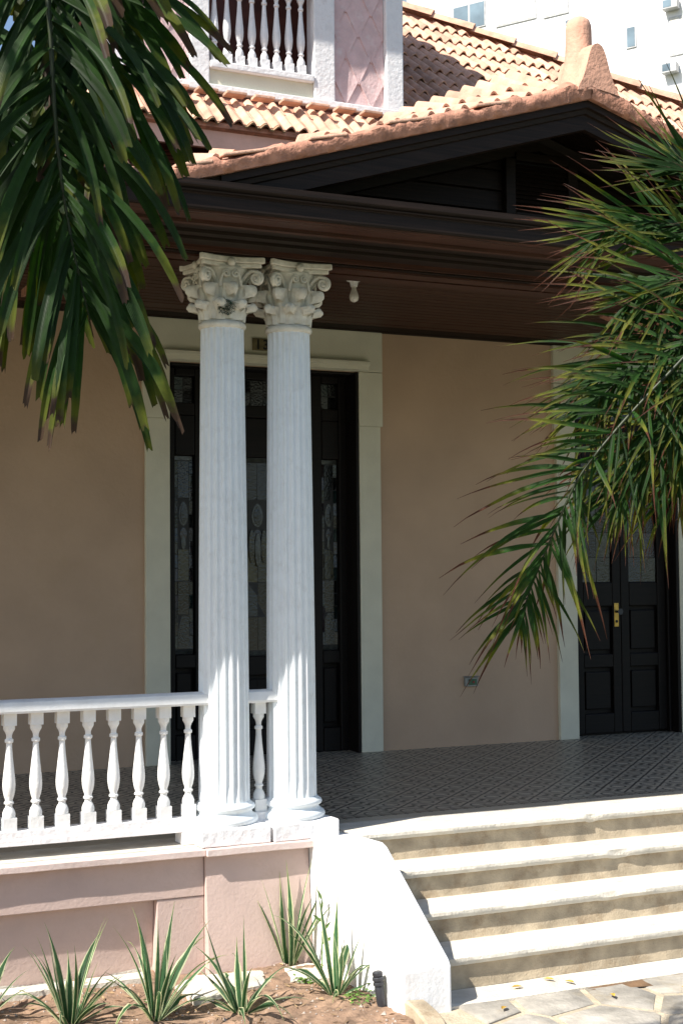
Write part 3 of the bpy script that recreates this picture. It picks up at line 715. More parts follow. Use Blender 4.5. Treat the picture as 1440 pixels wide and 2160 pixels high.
# =================================================================== STAIRCASE
stairs = thing('staircase', (4.7, -.5, ZG), 'worn concrete steps with a white painted cheek wall on the left', 'stairs')
XS0, XS1 = 3.412, 7.0
for i in range(4):
    y0 = -.292*i; z0 = -.165*i; yb = .40 if i == 0 else y0+.33
    def sj(v, j, i=i):
        e = 1 if j in (0, 1, 2) else 0
        chip = -.03*max(0, nz(v[0]*4.3, i*7.7)-.5)*4*e
        return (v[0], v[1]+e*(.0025*nz(v[0]*3, i, j)+.0022*nz(v[0]*47, i))-chip, v[2]+e*.0016*nz(v[0]*37, i, 5)+e*chip*.8)
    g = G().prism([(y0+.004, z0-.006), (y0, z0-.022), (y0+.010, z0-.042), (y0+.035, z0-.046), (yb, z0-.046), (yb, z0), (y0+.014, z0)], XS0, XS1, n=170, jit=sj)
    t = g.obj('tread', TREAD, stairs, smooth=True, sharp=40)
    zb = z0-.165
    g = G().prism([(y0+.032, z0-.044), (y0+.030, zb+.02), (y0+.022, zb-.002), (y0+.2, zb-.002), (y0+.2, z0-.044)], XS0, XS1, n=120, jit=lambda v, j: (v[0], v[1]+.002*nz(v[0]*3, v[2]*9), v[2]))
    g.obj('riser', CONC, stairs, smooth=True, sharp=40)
g = G().prism([(-.86, -.661), (-.86, -.72), (-1.09, -.72), (-1.09, -.668), (-1.07, -.661)], XS0, XS1, n=80, jit=lambda v, j: (v[0], v[1]+(.02*nz(v[0]*3, 1) if v[1] < -1 else 0), v[2]+.003*nz(v[0]*3, v[1]*9)))
g.obj('bottom_slab', TREAD, stairs)
g = G().prism([(.12, -.76), (.12, .002), (-.345, .020), (-.40, .005), (-1.085, -.435), (-1.105, -.46), (-1.115, -.76)], 3.141, 3.411, n=6, jit=lambda v, j: (v[0]+.004*nz(v[1]*4, v[2]*4), v[1]+.006*nz(v[0]*9, v[2]*7), v[2]+.004*nz(v[0]*7, v[1]*5)))
ck = bevel(g.obj('cheek_wall', CHEEK, stairs), .012, 3)

# =================================================================== COLUMNS
def make_column(name, label):
    c = thing(name, (0, 0, 0), label, 'column', 'porch columns')
    # plinth, uneven plaster
    g = G(); N_ = 10
    g.prism([(-.20, -.0), (-.20, .088), (-.19, .098), (.19, .098), (.20, .088), (.20, 0)], -.20, .20, n=N_, jit=lambda v, j: (v[0]+.005*nz(v[1]*9, v[2]*30), v[1]+.006*nz(v[0]*11, v[2]*20), v[2]+.006*nz(v[0]*9, v[1]*9)*(v[2] > .05)))
    bevel(g.obj('plinth', PEEL, c), .008)
    b = [(.172, .094), (.185, .104), (.190, .118), (.185, .134), (.170, .144), (.160, .150), (.154, .162), (.158, .170), (.168, .176), (.173, .187), (.168, .200), (.155, .207), (.150, .216)]
    G().lathe(b, 0, 0, 40).obj('base', COLW, c, smooth=True, sharp=50)
    # fluted shaft with entasis
    nf, per = 20, 8; n = nf*per; lv = 26; V = []
    z0, z1 = .21, 2.875
    for k in range(lv+1):
        t = k/lv; z = z0+(z1-z0)*t
        r = .143-.021*t**1.6
        d = .0145*min(1, max(0, (t-.008)/.02))*min(1, max(0, (.992-t)/.02))
        for i in range(n):
            u = (i % per)/per; a = 2*math.pi*i/n
            rr = r-d*math.sin(math.pi*min(1, max(0, (u-.12)/.76)))**.7 if .12 < u < .88 else r
            V.append((rr*math.cos(a), rr*math.sin(a), z))
    Fc = [(k*n+i, k*n+(i+1) % n, (k+1)*n+(i+1) % n, (k+1)*n+i) for k in range(lv) for i in range(n)]
    obj('shaft', V, Fc, COLW, c, smooth=True, sharp=32)
    G().lathe([(.120, 2.862), (.128, 2.868), (.134, 2.874), (.136, 2.884), (.133, 2.894), (.124, 2.902), (.118, 2.908)], 0, 0, 36).obj('neck_ring', CAPW, c, smooth=True, sharp=60)
    cap = G().lathe([(.116, 2.90), (.117, 2.98), (.121, 3.06), (.132, 3.13), (.152, 3.185), (.160, 3.205)], 0, 0, 28).obj('capital', CAPW, c, smooth=True)
    # acanthus leaves: two rings, tips curling out and down
    def leaf(h, wd, out):
        path = [(.0, .0), (.004, .25), (.010, .5), (.020, .70), (.040, .88), (.062, .97), (.084, .96), (.096, .86), (.092, .74), (.078, .70)]
        g = G(); nu = len(path)-1; nv = 8
        def fn(u, v):
            i = u*nu; k = min(nu-1, int(i)); f = i-k
            o_ = (path[k][0]*(1-f)+path[k+1][0]*f)*out; zz = (path[k][1]*(1-f)+path[k+1][1]*f)*h
            s = v*2-1; tip = max(0, (u-.35)/.65)
            wv = wd*(.72+.30*math.sin(u*math.pi*.9)+.07*math.sin(u*26))*(1-.35*tip**2)
            bulge = .014*(1-s*s)*(1+1.2*tip)-.006*(abs(math.sin(s*7)))*(1-abs(s))
            return (o_+bulge+.006-.010*abs(s)**2*(1+2*tip), s*wv, zz-.012*tip*s*s)
        g.grid(fn, 16, nv)
        tipx, tipz = .080*out+.012, .86*h
        nb = len(g.V); g.V += [(max(-.012, x-.016) if i//(nv+1) < 10 else x-.010, y*.93, z-(.0 if i//(nv+1) < 10 else .012)) for i, (x, y, z) in enumerate(list(g.V))]
        top = list(g.F); g.F += [tuple(reversed([q+nb for q in f])) for f in top]
        w_ = nv+1
        for i in range(16):
            for j in (0, nv):
                A = i*w_+j; q = (A, A+nb, A+w_+nb, A+w_); g.F.append(q if j == 0 else tuple(reversed(q)))
        for j in range(nv): A = 16*w_+j; g.F.append((A, A+nb, A+nb+1, A+1))
        b0 = len(g.V); nr, ns = 7, 10
        for i in range(nr+1):
            ph = math.pi*i/nr
            for q in range(ns): t_ = 2*math.pi*q/ns; g.V.append((tipx+.021*math.sin(ph)*math.cos(t_), .029*math.sin(ph)*math.sin(t_), tipz+.004+.020*math.cos(ph)))
        g.F += [(b0+i*ns+q, b0+(i+1)*ns+q, b0+(i+1)*ns+(q+1) % ns, b0+i*ns+(q+1) % ns) for i in range(nr) for q in range(ns)]
        return mesh_of(g, 'acanthus_leaf', CAPW, 60)
    lowm = leaf(.105, .043, .62); himg = leaf(.20, .044, .78)
    for k in range(8):
        a = k*math.pi/4+math.pi/8
        inst('acanthus_leaf', lowm, Matrix.Rotation(a, 4, 'Z') @ Matrix.Translation((.112, 0, 2.906)), cap)
        a = k*math.pi/4
        inst('acanthus_leaf', himg, Matrix.Rotation(a, 4, 'Z') @ Matrix.Translation((.113, 0, 2.912)), cap)
    # volutes: spirals under the abacus corners, small helices in the middle of each face
    def spiral(r0, turns, rad, stem):
        pts = []; rr = []
        n_ = 34
        for p in stem: pts.append(p); rr.append(rad)
        for i in range(n_+1):
            t = i/n_; a = math.pi*.55-t*turns*2*math.pi; r = r0*(1-.86*t); pts.append((r*math.cos(a), -.006*t*2, r*math.sin(a))); rr.append(rad*(1-.35*t))
        g = G().tube(pts, rr, 7); g.lathe([(.002, 0)]*2, 0, 0, 3) if False else None
        b0 = len(g.V)                              # disc behind the coil and a button in its eye
        g.V += [(r0*.92*math.cos(q*math.pi/7), y, r0*.92*math.sin(q*math.pi/7)) for y in (.004, .022) for q in range(14)]
        g.F += [tuple(b0+q for q in range(14)), tuple(b0+14+q for q in reversed(range(14)))]+[(b0+q, b0+14+q, b0+14+(q+1) % 14, b0+(q+1) % 14) for q in range(14)]
        return mesh_of(g, 'volute', CAPW, 50)
    big = spiral(.037, 1.9, .0105, [(-.115, .02, -.055), (-.085, .012, -.012), (-.055, .004, .022), (-.025, 0, .040)])
    sml = spiral(.022, 1.5, .0075, [(-.035, .004, -.07), (-.030, .003, -.035), (-.018, 0, .006)])
    flip = Matrix.Scale(-1, 4, (1, 0, 0))
    for k in range(4):
        Rz = Matrix.Rotation(k*math.pi/2, 4, 'Z')
        for s in (1, -1):
            f = Matrix.Identity(4) if s > 0 else flip
            inst('volute', big, Rz @ Matrix.Translation((s*.148, -.160, 3.142)) @ Matrix.Rotation(-s*R(28), 4, 'Z') @ f, cap)
            inst('helix', sml, Rz @ Matrix.Translation((-s*.028, -.150, 3.160)) @ f, cap)
        fl = G().lathe([(.004, 0), (.022, .002), (.026, .012), (.018, .022), (.006, .028)], 0, 0, 9)
        inst('fleuron', mesh_of(fl, 'fleuron', CAPW, 60), Rz @ Matrix.Translation((0, -.150, 3.226)) @ Matrix.Rotation(R(90), 4, 'X'), cap)
    # abacus with hollow sides and cut corners, two layers
    def aba(h, z0, z1, nm):
        ring = []
        for k in range(4):
            for i in range(13):
                t = -1+2*i/12; x = t*h*.93; y = -(h-.040*(1-t*t)); a = k*math.pi/2
                ring.append((x*math.cos(a)-y*math.sin(a), x*math.sin(a)+y*math.cos(a)))
        bevel(G().prism(ring, z0, z1, 'z').obj(nm, CAPW, cap), .006)
    aba(.180, 3.200, 3.224, 'abacus_lower'); aba(.196, 3.2245, 3.2575, 'abacus')
    return c
def copy_tree(o, parent=None):
    c = o.copy(); COL.objects.link(c); c.parent = parent
    for ch in o.children: copy_tree(ch, c)
    return c
colL = make_column('fluted_column', 'left of the paired white fluted columns, green growth on its capital')
colR = copy_tree(colL)
colR['label'] = 'right of the paired white fluted columns, next to the steps'
colL.location = (2.705, .22, 0); colR.location = (3.112, .22, 0); colR.rotation_euler = (0, 0, R(3))
# green growth stuck in the left capital
V = []; Fc = []
for i in range(420):
    a = rnd.uniform(0, 2*math.pi); rr = .046*math.sqrt(rnd.random()); cx = 2.675+rr*math.cos(a)*1.1; cz = 2.968+rr*math.sin(a); cy = .22-.150+rnd.uniform(-.018, .012)
    b0 = len(V); d = Vector((rnd.uniform(-1, 1), rnd.uniform(-1, .2), rnd.uniform(-.4, 1))).normalized()*rnd.uniform(.012, .026); s = d.orthogonal().normalized()*.0022
    V += [(cx-s.x, cy-s.y, cz-s.z), (cx+s.x, cy+s.y, cz+s.z), (cx+d.x, cy+d.y, cz+d.z)]; Fc.append((b0, b0+1, b0+2))
tag(obj('air_plant', V, Fc, MOSSG), 'small dark green tuft growing on the left column capital', 'plant')

# =================================================================== BALUSTRADES
BMW = mesh_of(baluster_geo(.612), 'porch_baluster', WHITE)
def rail_prof(w, z0, z1):
    return [(-w, z0), (-w-.004, z0+.012), (-w, z0+.03), (-w+.012, z1-.012), (-w*.5, z1-.002), (0, z1), (w*.5, z1-.002), (w-.012, z1-.012), (w, z0+.03), (w+.004, z0+.012), (w, z0)]
def balustrade(x0, x1, xs, label, x0b=None, x1b=None):
    t = thing('balustrade', ((x0+x1)/2, .22, 0), label, 'balustrade', 'porch balustrades')
    jit = lambda v, j: (v[0], v[1]+.22+.0015*nz(v[0]*5, j), v[2]+.0015*nz(v[0]*4, j, 3))
    G().prism(rail_prof(.066, .757, .827), x0, x1, n=20, jit=jit).obj('handrail', WHITE, t, smooth=True, sharp=30)
    bevel(G().prism([(-.055, .068), (-.055, .10), (-.048, .104), (-.048, .144), (.048, .144), (.055, .10), (.055, .068)], x0b or x0, x1b or x1, n=20, jit=jit).obj('bottom_rail', PEEL, t), .003)
    for x in xs: inst('baluster', BMW, Matrix.Translation((x, .22, .145)) @ Matrix.Rotation(rnd.uniform(-.05, .05), 4, 'Z'), t)
    return t
b1 = balustrade(-1.6, 2.630, [2.494-.1405*k for k in range(27)], 'long white balustrade running left from the paired columns')
bevel(G().box(2.44, 2.52, .15, .29, .001, .067).obj('support_block', PEEL, b1), .004)
balustrade(2.78, 3.035, [2.912], 'short white railing with a single baluster between the two columns', 2.86, 2.965)

# =================================================================== SMALL THINGS ON THE HOUSE
t = thing('ceiling_lamp', (4.228, 1.714, 3.57), 'bare white light bulb in a ceiling socket beside the capitals', 'lamp')
G().lathe([(.052, 3.571), (.052, 3.563), (.030, 3.556), (.026, 3.53), (.024, 3.52)], 4.228, 1.714, 16).obj('socket', WHITE, t, smooth=True, sharp=40)
G().lathe([(.016, 3.522), (.018, 3.50), (.028, 3.475), (.034, 3.455), (.034, 3.44), (.026, 3.42), (.010, 3.411), (.002, 3.410)], 4.228, 1.714, 16).obj('bulb', BULB, t, smooth=True)
t = thing('house_number', (4.23, 3.45, 3.38), 'small dark brass plate with the number 13 above the left door', 'sign')
bevel(G().box(4.118, 4.345, 3.440, 3.457, 3.325, 3.425).obj('plate', PLATE, t), .003)
for ch, x in (('1', 4.165), ('3', 4.232)):
    cu = bpy.data.curves.new('digit', 'FONT'); cu.body = ch; cu.size = .115; cu.extrude = .002; cu.align_x = 'CENTER'; cu.offset = .002
    o = bpy.data.objects.new('digit_curve', cu); COL.objects.link(o); bpy.context.view_layer.update()
    me = bpy.data.meshes.new_from_object(o.evaluated_get(bpy.context.evaluated_depsgraph_get())); bpy.data.objects.remove(o)
    me.materials.clear(); me.materials.append(BLACK)
    inst('digit', me, Matrix.Translation((x, 3.437, 3.335)) @ Matrix.Rotation(R(90), 4, 'X'), t)
t = thing('wall_outlet', (6.144, 3.49, .55), 'small weathered outlet box low on the pink wall', 'outlet')
bevel(G().box(6.075, 6.205, 3.47, 3.499, .51, .59).obj('box', PLBOX, t), .006)
bevel(G().box(6.105, 6.185, 3.460, 3.469, .525, .575).obj('socket_plate', GREENP, t), .004)
G().tube([(6.148, 3.4595, .55), (6.148, 3.452, .55)], .009, 8).obj('indicator', REDP, t)
G().prism([(3.455, .592), (3.499, .600), (3.499, .591)], 6.07, 6.225).obj('flap', PLBOX, t)

# =================================================================== PLANTS IN THE BED
def blade_mesh(pts, widths, nrm, m, nm, fold=.25, ragged=0., rng=rnd):
    """leaf blade as a folded strip along pts; uv u along, v across"""
    V = []; UV = []; n = len(pts)
    for i, p in enumerate(pts):
        p = Vector(p); tg = (Vector(pts[min(i+1, n-1)])-Vector(pts[max(i-1, 0)])).normalized()
        s = tg.cross(nrm[i] if isinstance(nrm, list) else nrm); s = s.normalized() if s.length > 1e-5 else tg.orthogonal().normalized(); up_ = s.cross(tg); w_ = widths[i]
        rg = rng.uniform(-1, 1)*ragged if i == n-1 else 0
        for k, v in enumerate((-1, -.5, 0, .5, 1)):
            V.append(p+s*w_*v+up_*(abs(v)*fold*w_)+tg*(ragged*rng.uniform(-1, 1) if i == n-1 else 0)); UV.append((i/(n-1), k/4))
    Fc = [(i*5+j, i*5+j+1, (i+1)*5+j+1, (i+1)*5+j) for i in range(n-1) for j in range(4)]
    me = bpy.data.meshes.new(nm); me.from_pydata([tuple(v) for v in V], [], Fc); me.materials.append(m); me.update()
    l = me.uv_layers.new(name='UVMap')
    for lp in me.loops: l.data[lp.index].uv = UV[lp.vertex_index]
    me.polygons.foreach_set('use_smooth', [True]*len(me.polygons)); return me
def flax(x, y, n, h, label, spread=1., lean=0.):
    z0 = soil_h(x, y)-.015
    t = thing('striped_plant', (x, y, z0), label, 'plant', 'striped plants in the bed')
    for i in range(n):
        a = 2*math.pi*i/n*2.4+rnd.uniform(-.5, .5); out = (.12+.95*(i/n))*spread*rnd.uniform(.8, 1.6); L_ = h*rnd.uniform(.7, 1.2)*(1-.15*(i/n))
        p = Vector((x+.018*math.cos(a), y+.018*math.sin(a), z0)); d = Vector((math.cos(a)*out*.7+lean, math.sin(a)*out*.7, 1-.25*out)).normalized(); pts = [p.copy()]; st = 9; tw = rnd.uniform(-1, 1); dr = rnd.choice((.5, .8, 1, 1.2, 2.2))
        for k in range(st):
            d = (d+Vector((math.cos(a)*.05*out+tw*.04, math.sin(a)*.05*out, -.10*out*(k/st)*2.4*dr))).normalized(); p = p+d*(L_/st); pts.append(p.copy())
        wm = rnd.uniform(.010, .017); wid = [wm*(.62+.5*math.sin(math.pi*min(1, u*.9+.12)))*(1 if u < .55 else max(.04, (1-u)/.45)) for u in [k/st for k in range(st+1)]]
        me = blade_mesh(pts, wid, Vector((-math.sin(a), math.cos(a), 0)).cross(d) if False else Vector((math.cos(a), math.sin(a), .25)), FLAX, 'leaf', .5)
        o = bpy.data.objects.new('leaf', me); put(o, t); o.location = -base_of(t)
flax(1.66, -.50, 26, .47, 'striped leafy plant in front of the recessed panel, second from the left edge', .9)
flax(2.05, -.62, 23, .50, 'striped leafy plant in front of the panel corner', .85, .10)
flax(2.46, -.70, 17, .50, 'striped plant with long arching leaves in the middle of the bed', 1.35, -.12)
flax(2.98, -.05, 13, .60, 'pale striped plant against the pink pier at the back', .55)
flax(3.00, -.62, 20, .47, 'striped plant beside the white cheek wall and the garden light', 1.1, -.06)
flax(1.30, -.25, 15, .38, 'striped plant cut off by the left edge of the picture', 1.0)
# thin bare stem with small leaves near the pier
t = thing('weed_stem', (3.12, -.22, ZG), 'thin upright weed stem against the white cheek wall', 'weed')
G().tube([(3.10, -.22, ZG), (3.103, -.222, -.45), (3.10, -.224, -.22)], [.004, .003, .0015], 5).obj('stem', WEED, t)
for k in range(5):
    p = Vector((3.10, -.22, -.52+.06*k)); d = Vector((rnd.uniform(-1, 1), -.5, .7)).normalized()
    me = blade_mesh([p, p+d*.03, p+d*.06, p+d*.09], [.003, .008, .007, .001], Vector((0, -1, .3)), WEED, 'leaf'); o = bpy.data.objects.new('leaf', me); put(o, t); o.location = -base_of(t)
# ground weeds
def weeds(x, y, n, r, label):
    t = thing('ground_weed', (x, y, ZG), label, 'weed', 'low weeds in the bed')
    V = []; Fc = []
    for i in range(n):
        a = rnd.uniform(0, 6.28); q = r*math.sqrt(rnd.random()); px = x+q*math.cos(a); py = y+q*math.sin(a); pz = soil_h(px, py)+rnd.uniform(.004, .03)
        b_ = rnd.uniform(0, 6.28); l = rnd.uniform(.008, .018); c, s = math.cos(b_)*l, math.sin(b_)*l; k = len(V)
        V += [(px-c, py-s, pz), (px-s*.6, py+c*.6, pz+.004), (px+c, py+s, pz+.006), (px+s*.6, py-c*.6, pz+.003)]; Fc.append((k, k+1, k+2, k+3))
    o = obj('leaves', V, Fc, WEED, t); o['kind'] = 'stuff'
weeds(3.07, -.80, 90, .10, 'low bright green weed beside the garden light')
weeds(2.93, -.38, 40, .06, 'tiny green weed by the flat stone right of centre')
weeds(2.12, -.42, 50, .07, 'tiny green weed behind the plant at the panel corner')
# flat stones set in the bed
def slab(pts, h, nm, m, label, cat, grp=None):
    k = len(pts); mx_ = sum(p[0] for p in pts)/k; my_ = sum(p[1] for p in pts)/k; V = []; zz = [ZG-.03, ZG+h-.008, ZG+h]; sc = [1, 1, .95]
    fine = []
    for i in range(k):
        a, b_ = pts[i], pts[(i+1) % k]
        for q in range(6): t_ = q/6; fine.append((a[0]+(b_[0]-a[0])*t_+.012*nz(a[0]*7+t_*5, i, 2), a[1]+(b_[1]-a[1])*t_+.012*nz(i, t_*5+a[1]*5)))
    k = len(fine)
    for z, s in zip(zz, sc): V += [(mx_+(x-mx_)*s, my_+(y-my_)*s, z+.003*nz(x*9, y*9)) for x, y in fine]
    V.append((mx_, my_, ZG+h+.002))
    Fc = [(r_*k+i, r_*k+(i+1) % k, (r_+1)*k+(i+1) % k, (r_+1)*k+i) for r_ in range(2) for i in range(k)]+[(2*k+i, 2*k+(i+1) % k, 3*k) for i in range(k)]
    return tag(obj(nm, V, Fc, m, smooth=True, sharp=40), label, cat, grp)
slab([(2.30, -.46), (2.72, -.36), (2.80, -.12), (2.42, -.06), (2.28, -.20)], .035, 'stepping_stone', TREAD, 'pale flat stone lying in the middle of the bed', 'stone', 'flat stones in the bed')
slab([(2.86, -.36), (3.125, -.38), (3.13, -.16), (3.08, -.08), (2.92, -.12)], .03, 'stepping_stone', TREAD, 'pale flat stone against the white cheek wall', 'stone', 'flat stones in the bed')
# kerb stone of the bed beside the cheek
g = G().prism([(0, ZG-.05), (0, ZG+.075), (.012, ZG+.085), (.10, ZG+.082), (.112, ZG+.07), (.112, ZG-.05)], 0, 1.0, n=14)
V = []
for (s_, y, z) in g.V:                                 # curve the stone along the bed edge
    t_ = s_; cx = 3.255-.24*t_**1.4+.006*nz(t_*7, z*9); cy = -1.125-1.05*t_*.75; dx, dy = .93, -.30
    V.append((cx-(.112-y)*dx, cy-(.112-y)*dy*.4+.004*nz(t_*9, y*20), z+.004*nz(t_*8, 2)))
tag(obj('edging_stone', V, [tuple(reversed(f)) for f in g.F], CONC), 'low curved edging stone between the bed and the path', 'edging')
# garden light on a stake
t = thing('garden_light', (3.10, -.93, ZG), 'small dark tilted garden spotlight beside the white cheek wall', 'lamp')
ax0 = Vector((3.115, -.93, ZG-.02)); axd = Vector((-.10, .06, 1)).normalized()
def along(prof, n=14):
    g = G(); s_ = axd.orthogonal().normalized(); q_ = axd.cross(s_); b0 = 0
    for r, h in prof:
        for i in range(n): a = 2*math.pi*i/n; g.V.append(ax0+axd*h+(s_*math.cos(a)+q_*math.sin(a))*r)
    g.F = [(k*n+i, k*n+(i+1) % n, (k+1)*n+(i+1) % n, (k+1)*n+i) for k in range(len(prof)-1) for i in range(n)]+[tuple(reversed(range(n))), tuple(range((len(prof)-1)*n, len(prof)*n))]
    return g
along([(.012, 0), (.018, .03), (.022, .05), (.023, .13), (.021, .135)]).obj('body', METAL, t, smooth=True, sharp=35)
along([(.0225, .136), (.028, .139), (.028, .150), (.024, .153), (.024, .160), (.029, .163), (.029, .176), (.024, .180)]).obj('collar', METAL, t, smooth=True, sharp=35)
along([(.022, .1805), (.026, .186), (.026, .200), (.018, .206)]).obj('lamp_head', METAL, t, smooth=True, sharp=35)
# pebbles and crumbs on the soil
V = []; Fc = []
for i in range(900):
    x = rnd.uniform(.9, 3.12); y = rnd.uniform(-1.6, .05); s = rnd.uniform(.003, .011)*(2 if rnd.random() < .05 else 1); z = soil_h(x, y); b0 = len(V)
    for (dx, dy, dz) in ((-1, 0, 0), (0, -1, 0), (1, 0, 0), (0, 1, 0), (0, 0, .8), (0, 0, -.6)): V.append((x+s*dx*rnd.uniform(.6, 1.2), y+s*dy*rnd.uniform(.6, 1.2), z+s*dz))
    Fc += [tuple(b0+q for q in f) for f in ((0, 1, 4), (1, 2, 4), (2, 3, 4), (3, 0, 4), (1, 0, 5), (2, 1, 5), (3, 2, 5), (0, 3, 5))]
tag(obj('pebbles', V, Fc, PEBB), 'small pebbles and crumbs scattered on the soil', 'gravel', kind='stuff')
V = []; Fc = []
for i in range(420):
    x = rnd.uniform(.9, 3.12); y = rnd.uniform(-1.6, .05); z = soil_h(x, y)+.005; a = rnd.uniform(0, 6.28); l = rnd.uniform(.008, .035); w_ = rnd.uniform(.0015, .007); c, s_ = math.cos(a), math.sin(a); b0 = len(V)
    V += [(x-c*l, y-s_*l, z), (x+s_*w_, y-c*w_, z+rnd.uniform(.001, .012)), (x+c*l, y+s_*l, z+rnd.uniform(0, .014)), (x-s_*w_, y+c*w_, z+rnd.uniform(0, .006))]; Fc.append((b0, b0+1, b0+2, b0+3))
tag(obj('leaf_litter', V, Fc, LITTER), 'dry leaf litter and twigs strewn over the soil', 'leaf litter', kind='stuff')
# muddy patch on the path and a few fallen leaves
V = [(4.85, -1.17, ZG+.010)]+[(4.85+(.62+.3*nz(a*2, 1)+.1*nz(a*9, 2))*math.cos(a), -1.17+(.075+.05*nz(a*3, 4)+.02*nz(a*11, 6))*math.sin(a)-.05*math.cos(a), ZG+.010) for a in [k*2*math.pi/40 for k in range(40)]]
struct(tag(obj('mud', V, [(0, 1+k, 1+(k+1) % 40) for k in range(40)], MUD), 'brown damp mud lying over the flagstones', None))
for (x, y, z, lab) in ((3.86, -.98, -.656, 'on the bottom slab nearest the cheek wall'), (4.08, -.93, -.656, 'on the bottom slab under the chipped step'), (4.15, -1.02, -.656, 'on the front edge of the bottom slab'), (4.22, -1.30, -.660, 'on the flagstones in front of the slab'), (4.62, -1.36, -.658, 'beside the mud patch'), (3.62, -1.25, -.660, 'on the path beside the edging stone')):
    a = rnd.uniform(0, 6); p = Vector((x, y, z+.006)); d = Vector((math.cos(a), math.sin(a), .1))
    me = blade_mesh([p-d*.035, p-d*.012, p+d*.012, p+d*.035], [.002, .013, .012, .001], Vector((0, 0, 1)), DLEAF, 'fallen_leaf', .5)
    o = bpy.data.objects.new('fallen_leaf', me); COL.objects.link(o); tag(o, 'small yellow fallen leaf '+lab, 'leaf', 'fallen leaves')

# =================================================================== PALMS
def smooth_path(pts, n):
    P = [Vector(p) for p in pts]; P = [P[0]*2-P[1]]+P+[P[-1]*2-P[-2]]; out = []
    m_ = len(pts)-1
    for i in range(n+1):
        t = i/n*m_; k = min(m_-1, int(t)); f = t-k; a, b_, c, d = P[k:k+4]
        out.append(.5*((2*b_)+(c-a)*f+(2*a-5*b_+4*c-d)*f*f+(3*b_-a-3*c+d)*f**3))
    return out
def frond(palm, pts, n_leaf, t0, ln, wd, alpha, grav, m, side_ref, tipcut, rng, stiff=1., nm='frond', asym=(1., 1.), rad=.013, plu=.9, joined=False):
    JV = []; JF = []; JU = []
    path = smooth_path(pts, 60); N_ = len(path)
    fr = G().tube(path, [rad*(1-.8*i/N_) for i in range(N_)], 7).obj(nm, m if False else RACH, palm, smooth=True)
    for i in range(n_leaf):
        sd = 1 if i % 2 else -1
        t = t0+(1-t0)*((i+.5)/n_leaf)**.85+rng.uniform(-.006, .006); t = min(.995, t); k = min(N_-2, int(t*(N_-1))); p = path[k].copy(); T = (path[k+1]-path[k]).normalized()
        S = T.cross(side_ref).normalized()*sd; Nn = S.cross(T)*sd
        al = alpha*(1-.45*((t-t0)/(1-t0)))*rng.uniform(.6, 1.35); pl = rng.uniform(-plu, plu)
        d = (T*math.cos(al)+(S*math.cos(pl)+Nn*math.sin(pl))*math.sin(al)).normalized()
        L_ = ln*(rng.uniform(.75, 1.12) if tipcut else rng.uniform(.5, 1.2))*(asym[0] if sd > 0 else asym[1])*(1-(.1 if tipcut else .35)*max(0, (t-.75)/.25)); st = 9; q = [p.copy()]
        for s in range(st):
            d = (d+Vector((0, 0, -grav*(.4+s/st)/stiff))+Vector((rng.uniform(-1, 1), rng.uniform(-1, 1), rng.uniform(-1, 1)))*(.02 if tipcut else .05)).normalized(); p = p+d*(L_/st); q.append(p.copy())
        w0 = wd*rng.uniform(.7, 1.2)*(1-.2*max(0, (t-.8)/.2))
        if tipcut: wid = [w0*(.25+.75*math.sin(math.pi*.5*min(1, u*1.7)))*(1 if u < .8 else 1-.35*(u-.8)/.2) for u in [s/st for s in range(st+1)]]
        else: wid = [w0*(.35+.65*math.sin(math.pi*.5*min(1, u*3)))*(1 if u < .4 else max(.06, 1-(u-.4)/.6)) for u in [s/st for s in range(st+1)]]
        up0 = (Nn*sd if False else Nn)+Vector((rng.uniform(-.5, .5), rng.uniform(-.5, .5), rng.uniform(-.2, .5)))
        me = blade_mesh(q, wid, up0.normalized(), m, 'leaflet', .55, .012 if tipcut else 0, rng)
        if joined:
            b0 = len(JV); JV += [v.co.copy() for v in me.vertices]; JF += [tuple(b0+k for k in f.vertices) for f in me.polygons]
            d0 = {}; l = me.uv_layers[0].data
            for lp in me.loops: d0[lp.vertex_index] = tuple(l[lp.index].uv)
            JU += [d0[k] for k in range(len(me.vertices))]; bpy.data.meshes.remove(me); continue
        o = bpy.data.objects.new('leaflet', me); put(o, fr); o.location = -base_of(fr)
    if joined: o = obj('leaflets', JV, JF, m, fr, smooth=True, uv=JU); o['kind'] = 'stuff'
    return fr
RACH = mat('palm_stalk', (.025, .035, .012), .5, .2, 20)
def palm_trunk(palm, x, y, ztop, r):
    g = G(); prof = []
    n_ = 40
    for i in range(n_+1):
        t_ = i/n_; prof.append((r*(1.25-.35*t_)+.006*(i % 2), ZG-.05+(ztop-ZG)*t_))
    g.lathe(prof, x, y, 16).obj('trunk', BARK, palm, smooth=True)
view = fw.copy()
lr = random.Random(11)
pl = thing('palm_tree', (0.34, -3.18, ZG), 'palm with broad drooping blunt-tipped leaflets hanging in the upper left', 'palm tree', 'palms before the porch')
palm_trunk(pl, 0.34, -3.18, 3.45, .09)
toward = Vector((-.3, -1, .15)).normalized()
frond(pl, [(0.33, -3.18, 3.54), (0.57, -3.30, 3.72), (0.78, -3.43, 3.56), (0.85, -3.48, 3.30), (0.88, -3.48, 3.00), (0.91, -3.44, 2.68), (0.96, -3.40, 2.42), (1.02, -3.38, 2.19)], 124, .26, .50, .0165, 1.1, .15, PALM, toward, True, lr)
frond(pl, [(0.33, -3.18, 3.54), (0.46, -3.07, 3.65), (0.63, -3.03, 3.53), (0.75, -3.07, 3.20), (0.81, -3.08, 2.92), (0.86, -3.09, 2.66), (0.92, -3.10, 2.44)], 84, .26, .50, .016, 1.1, .15, PALM, toward, True, lr)
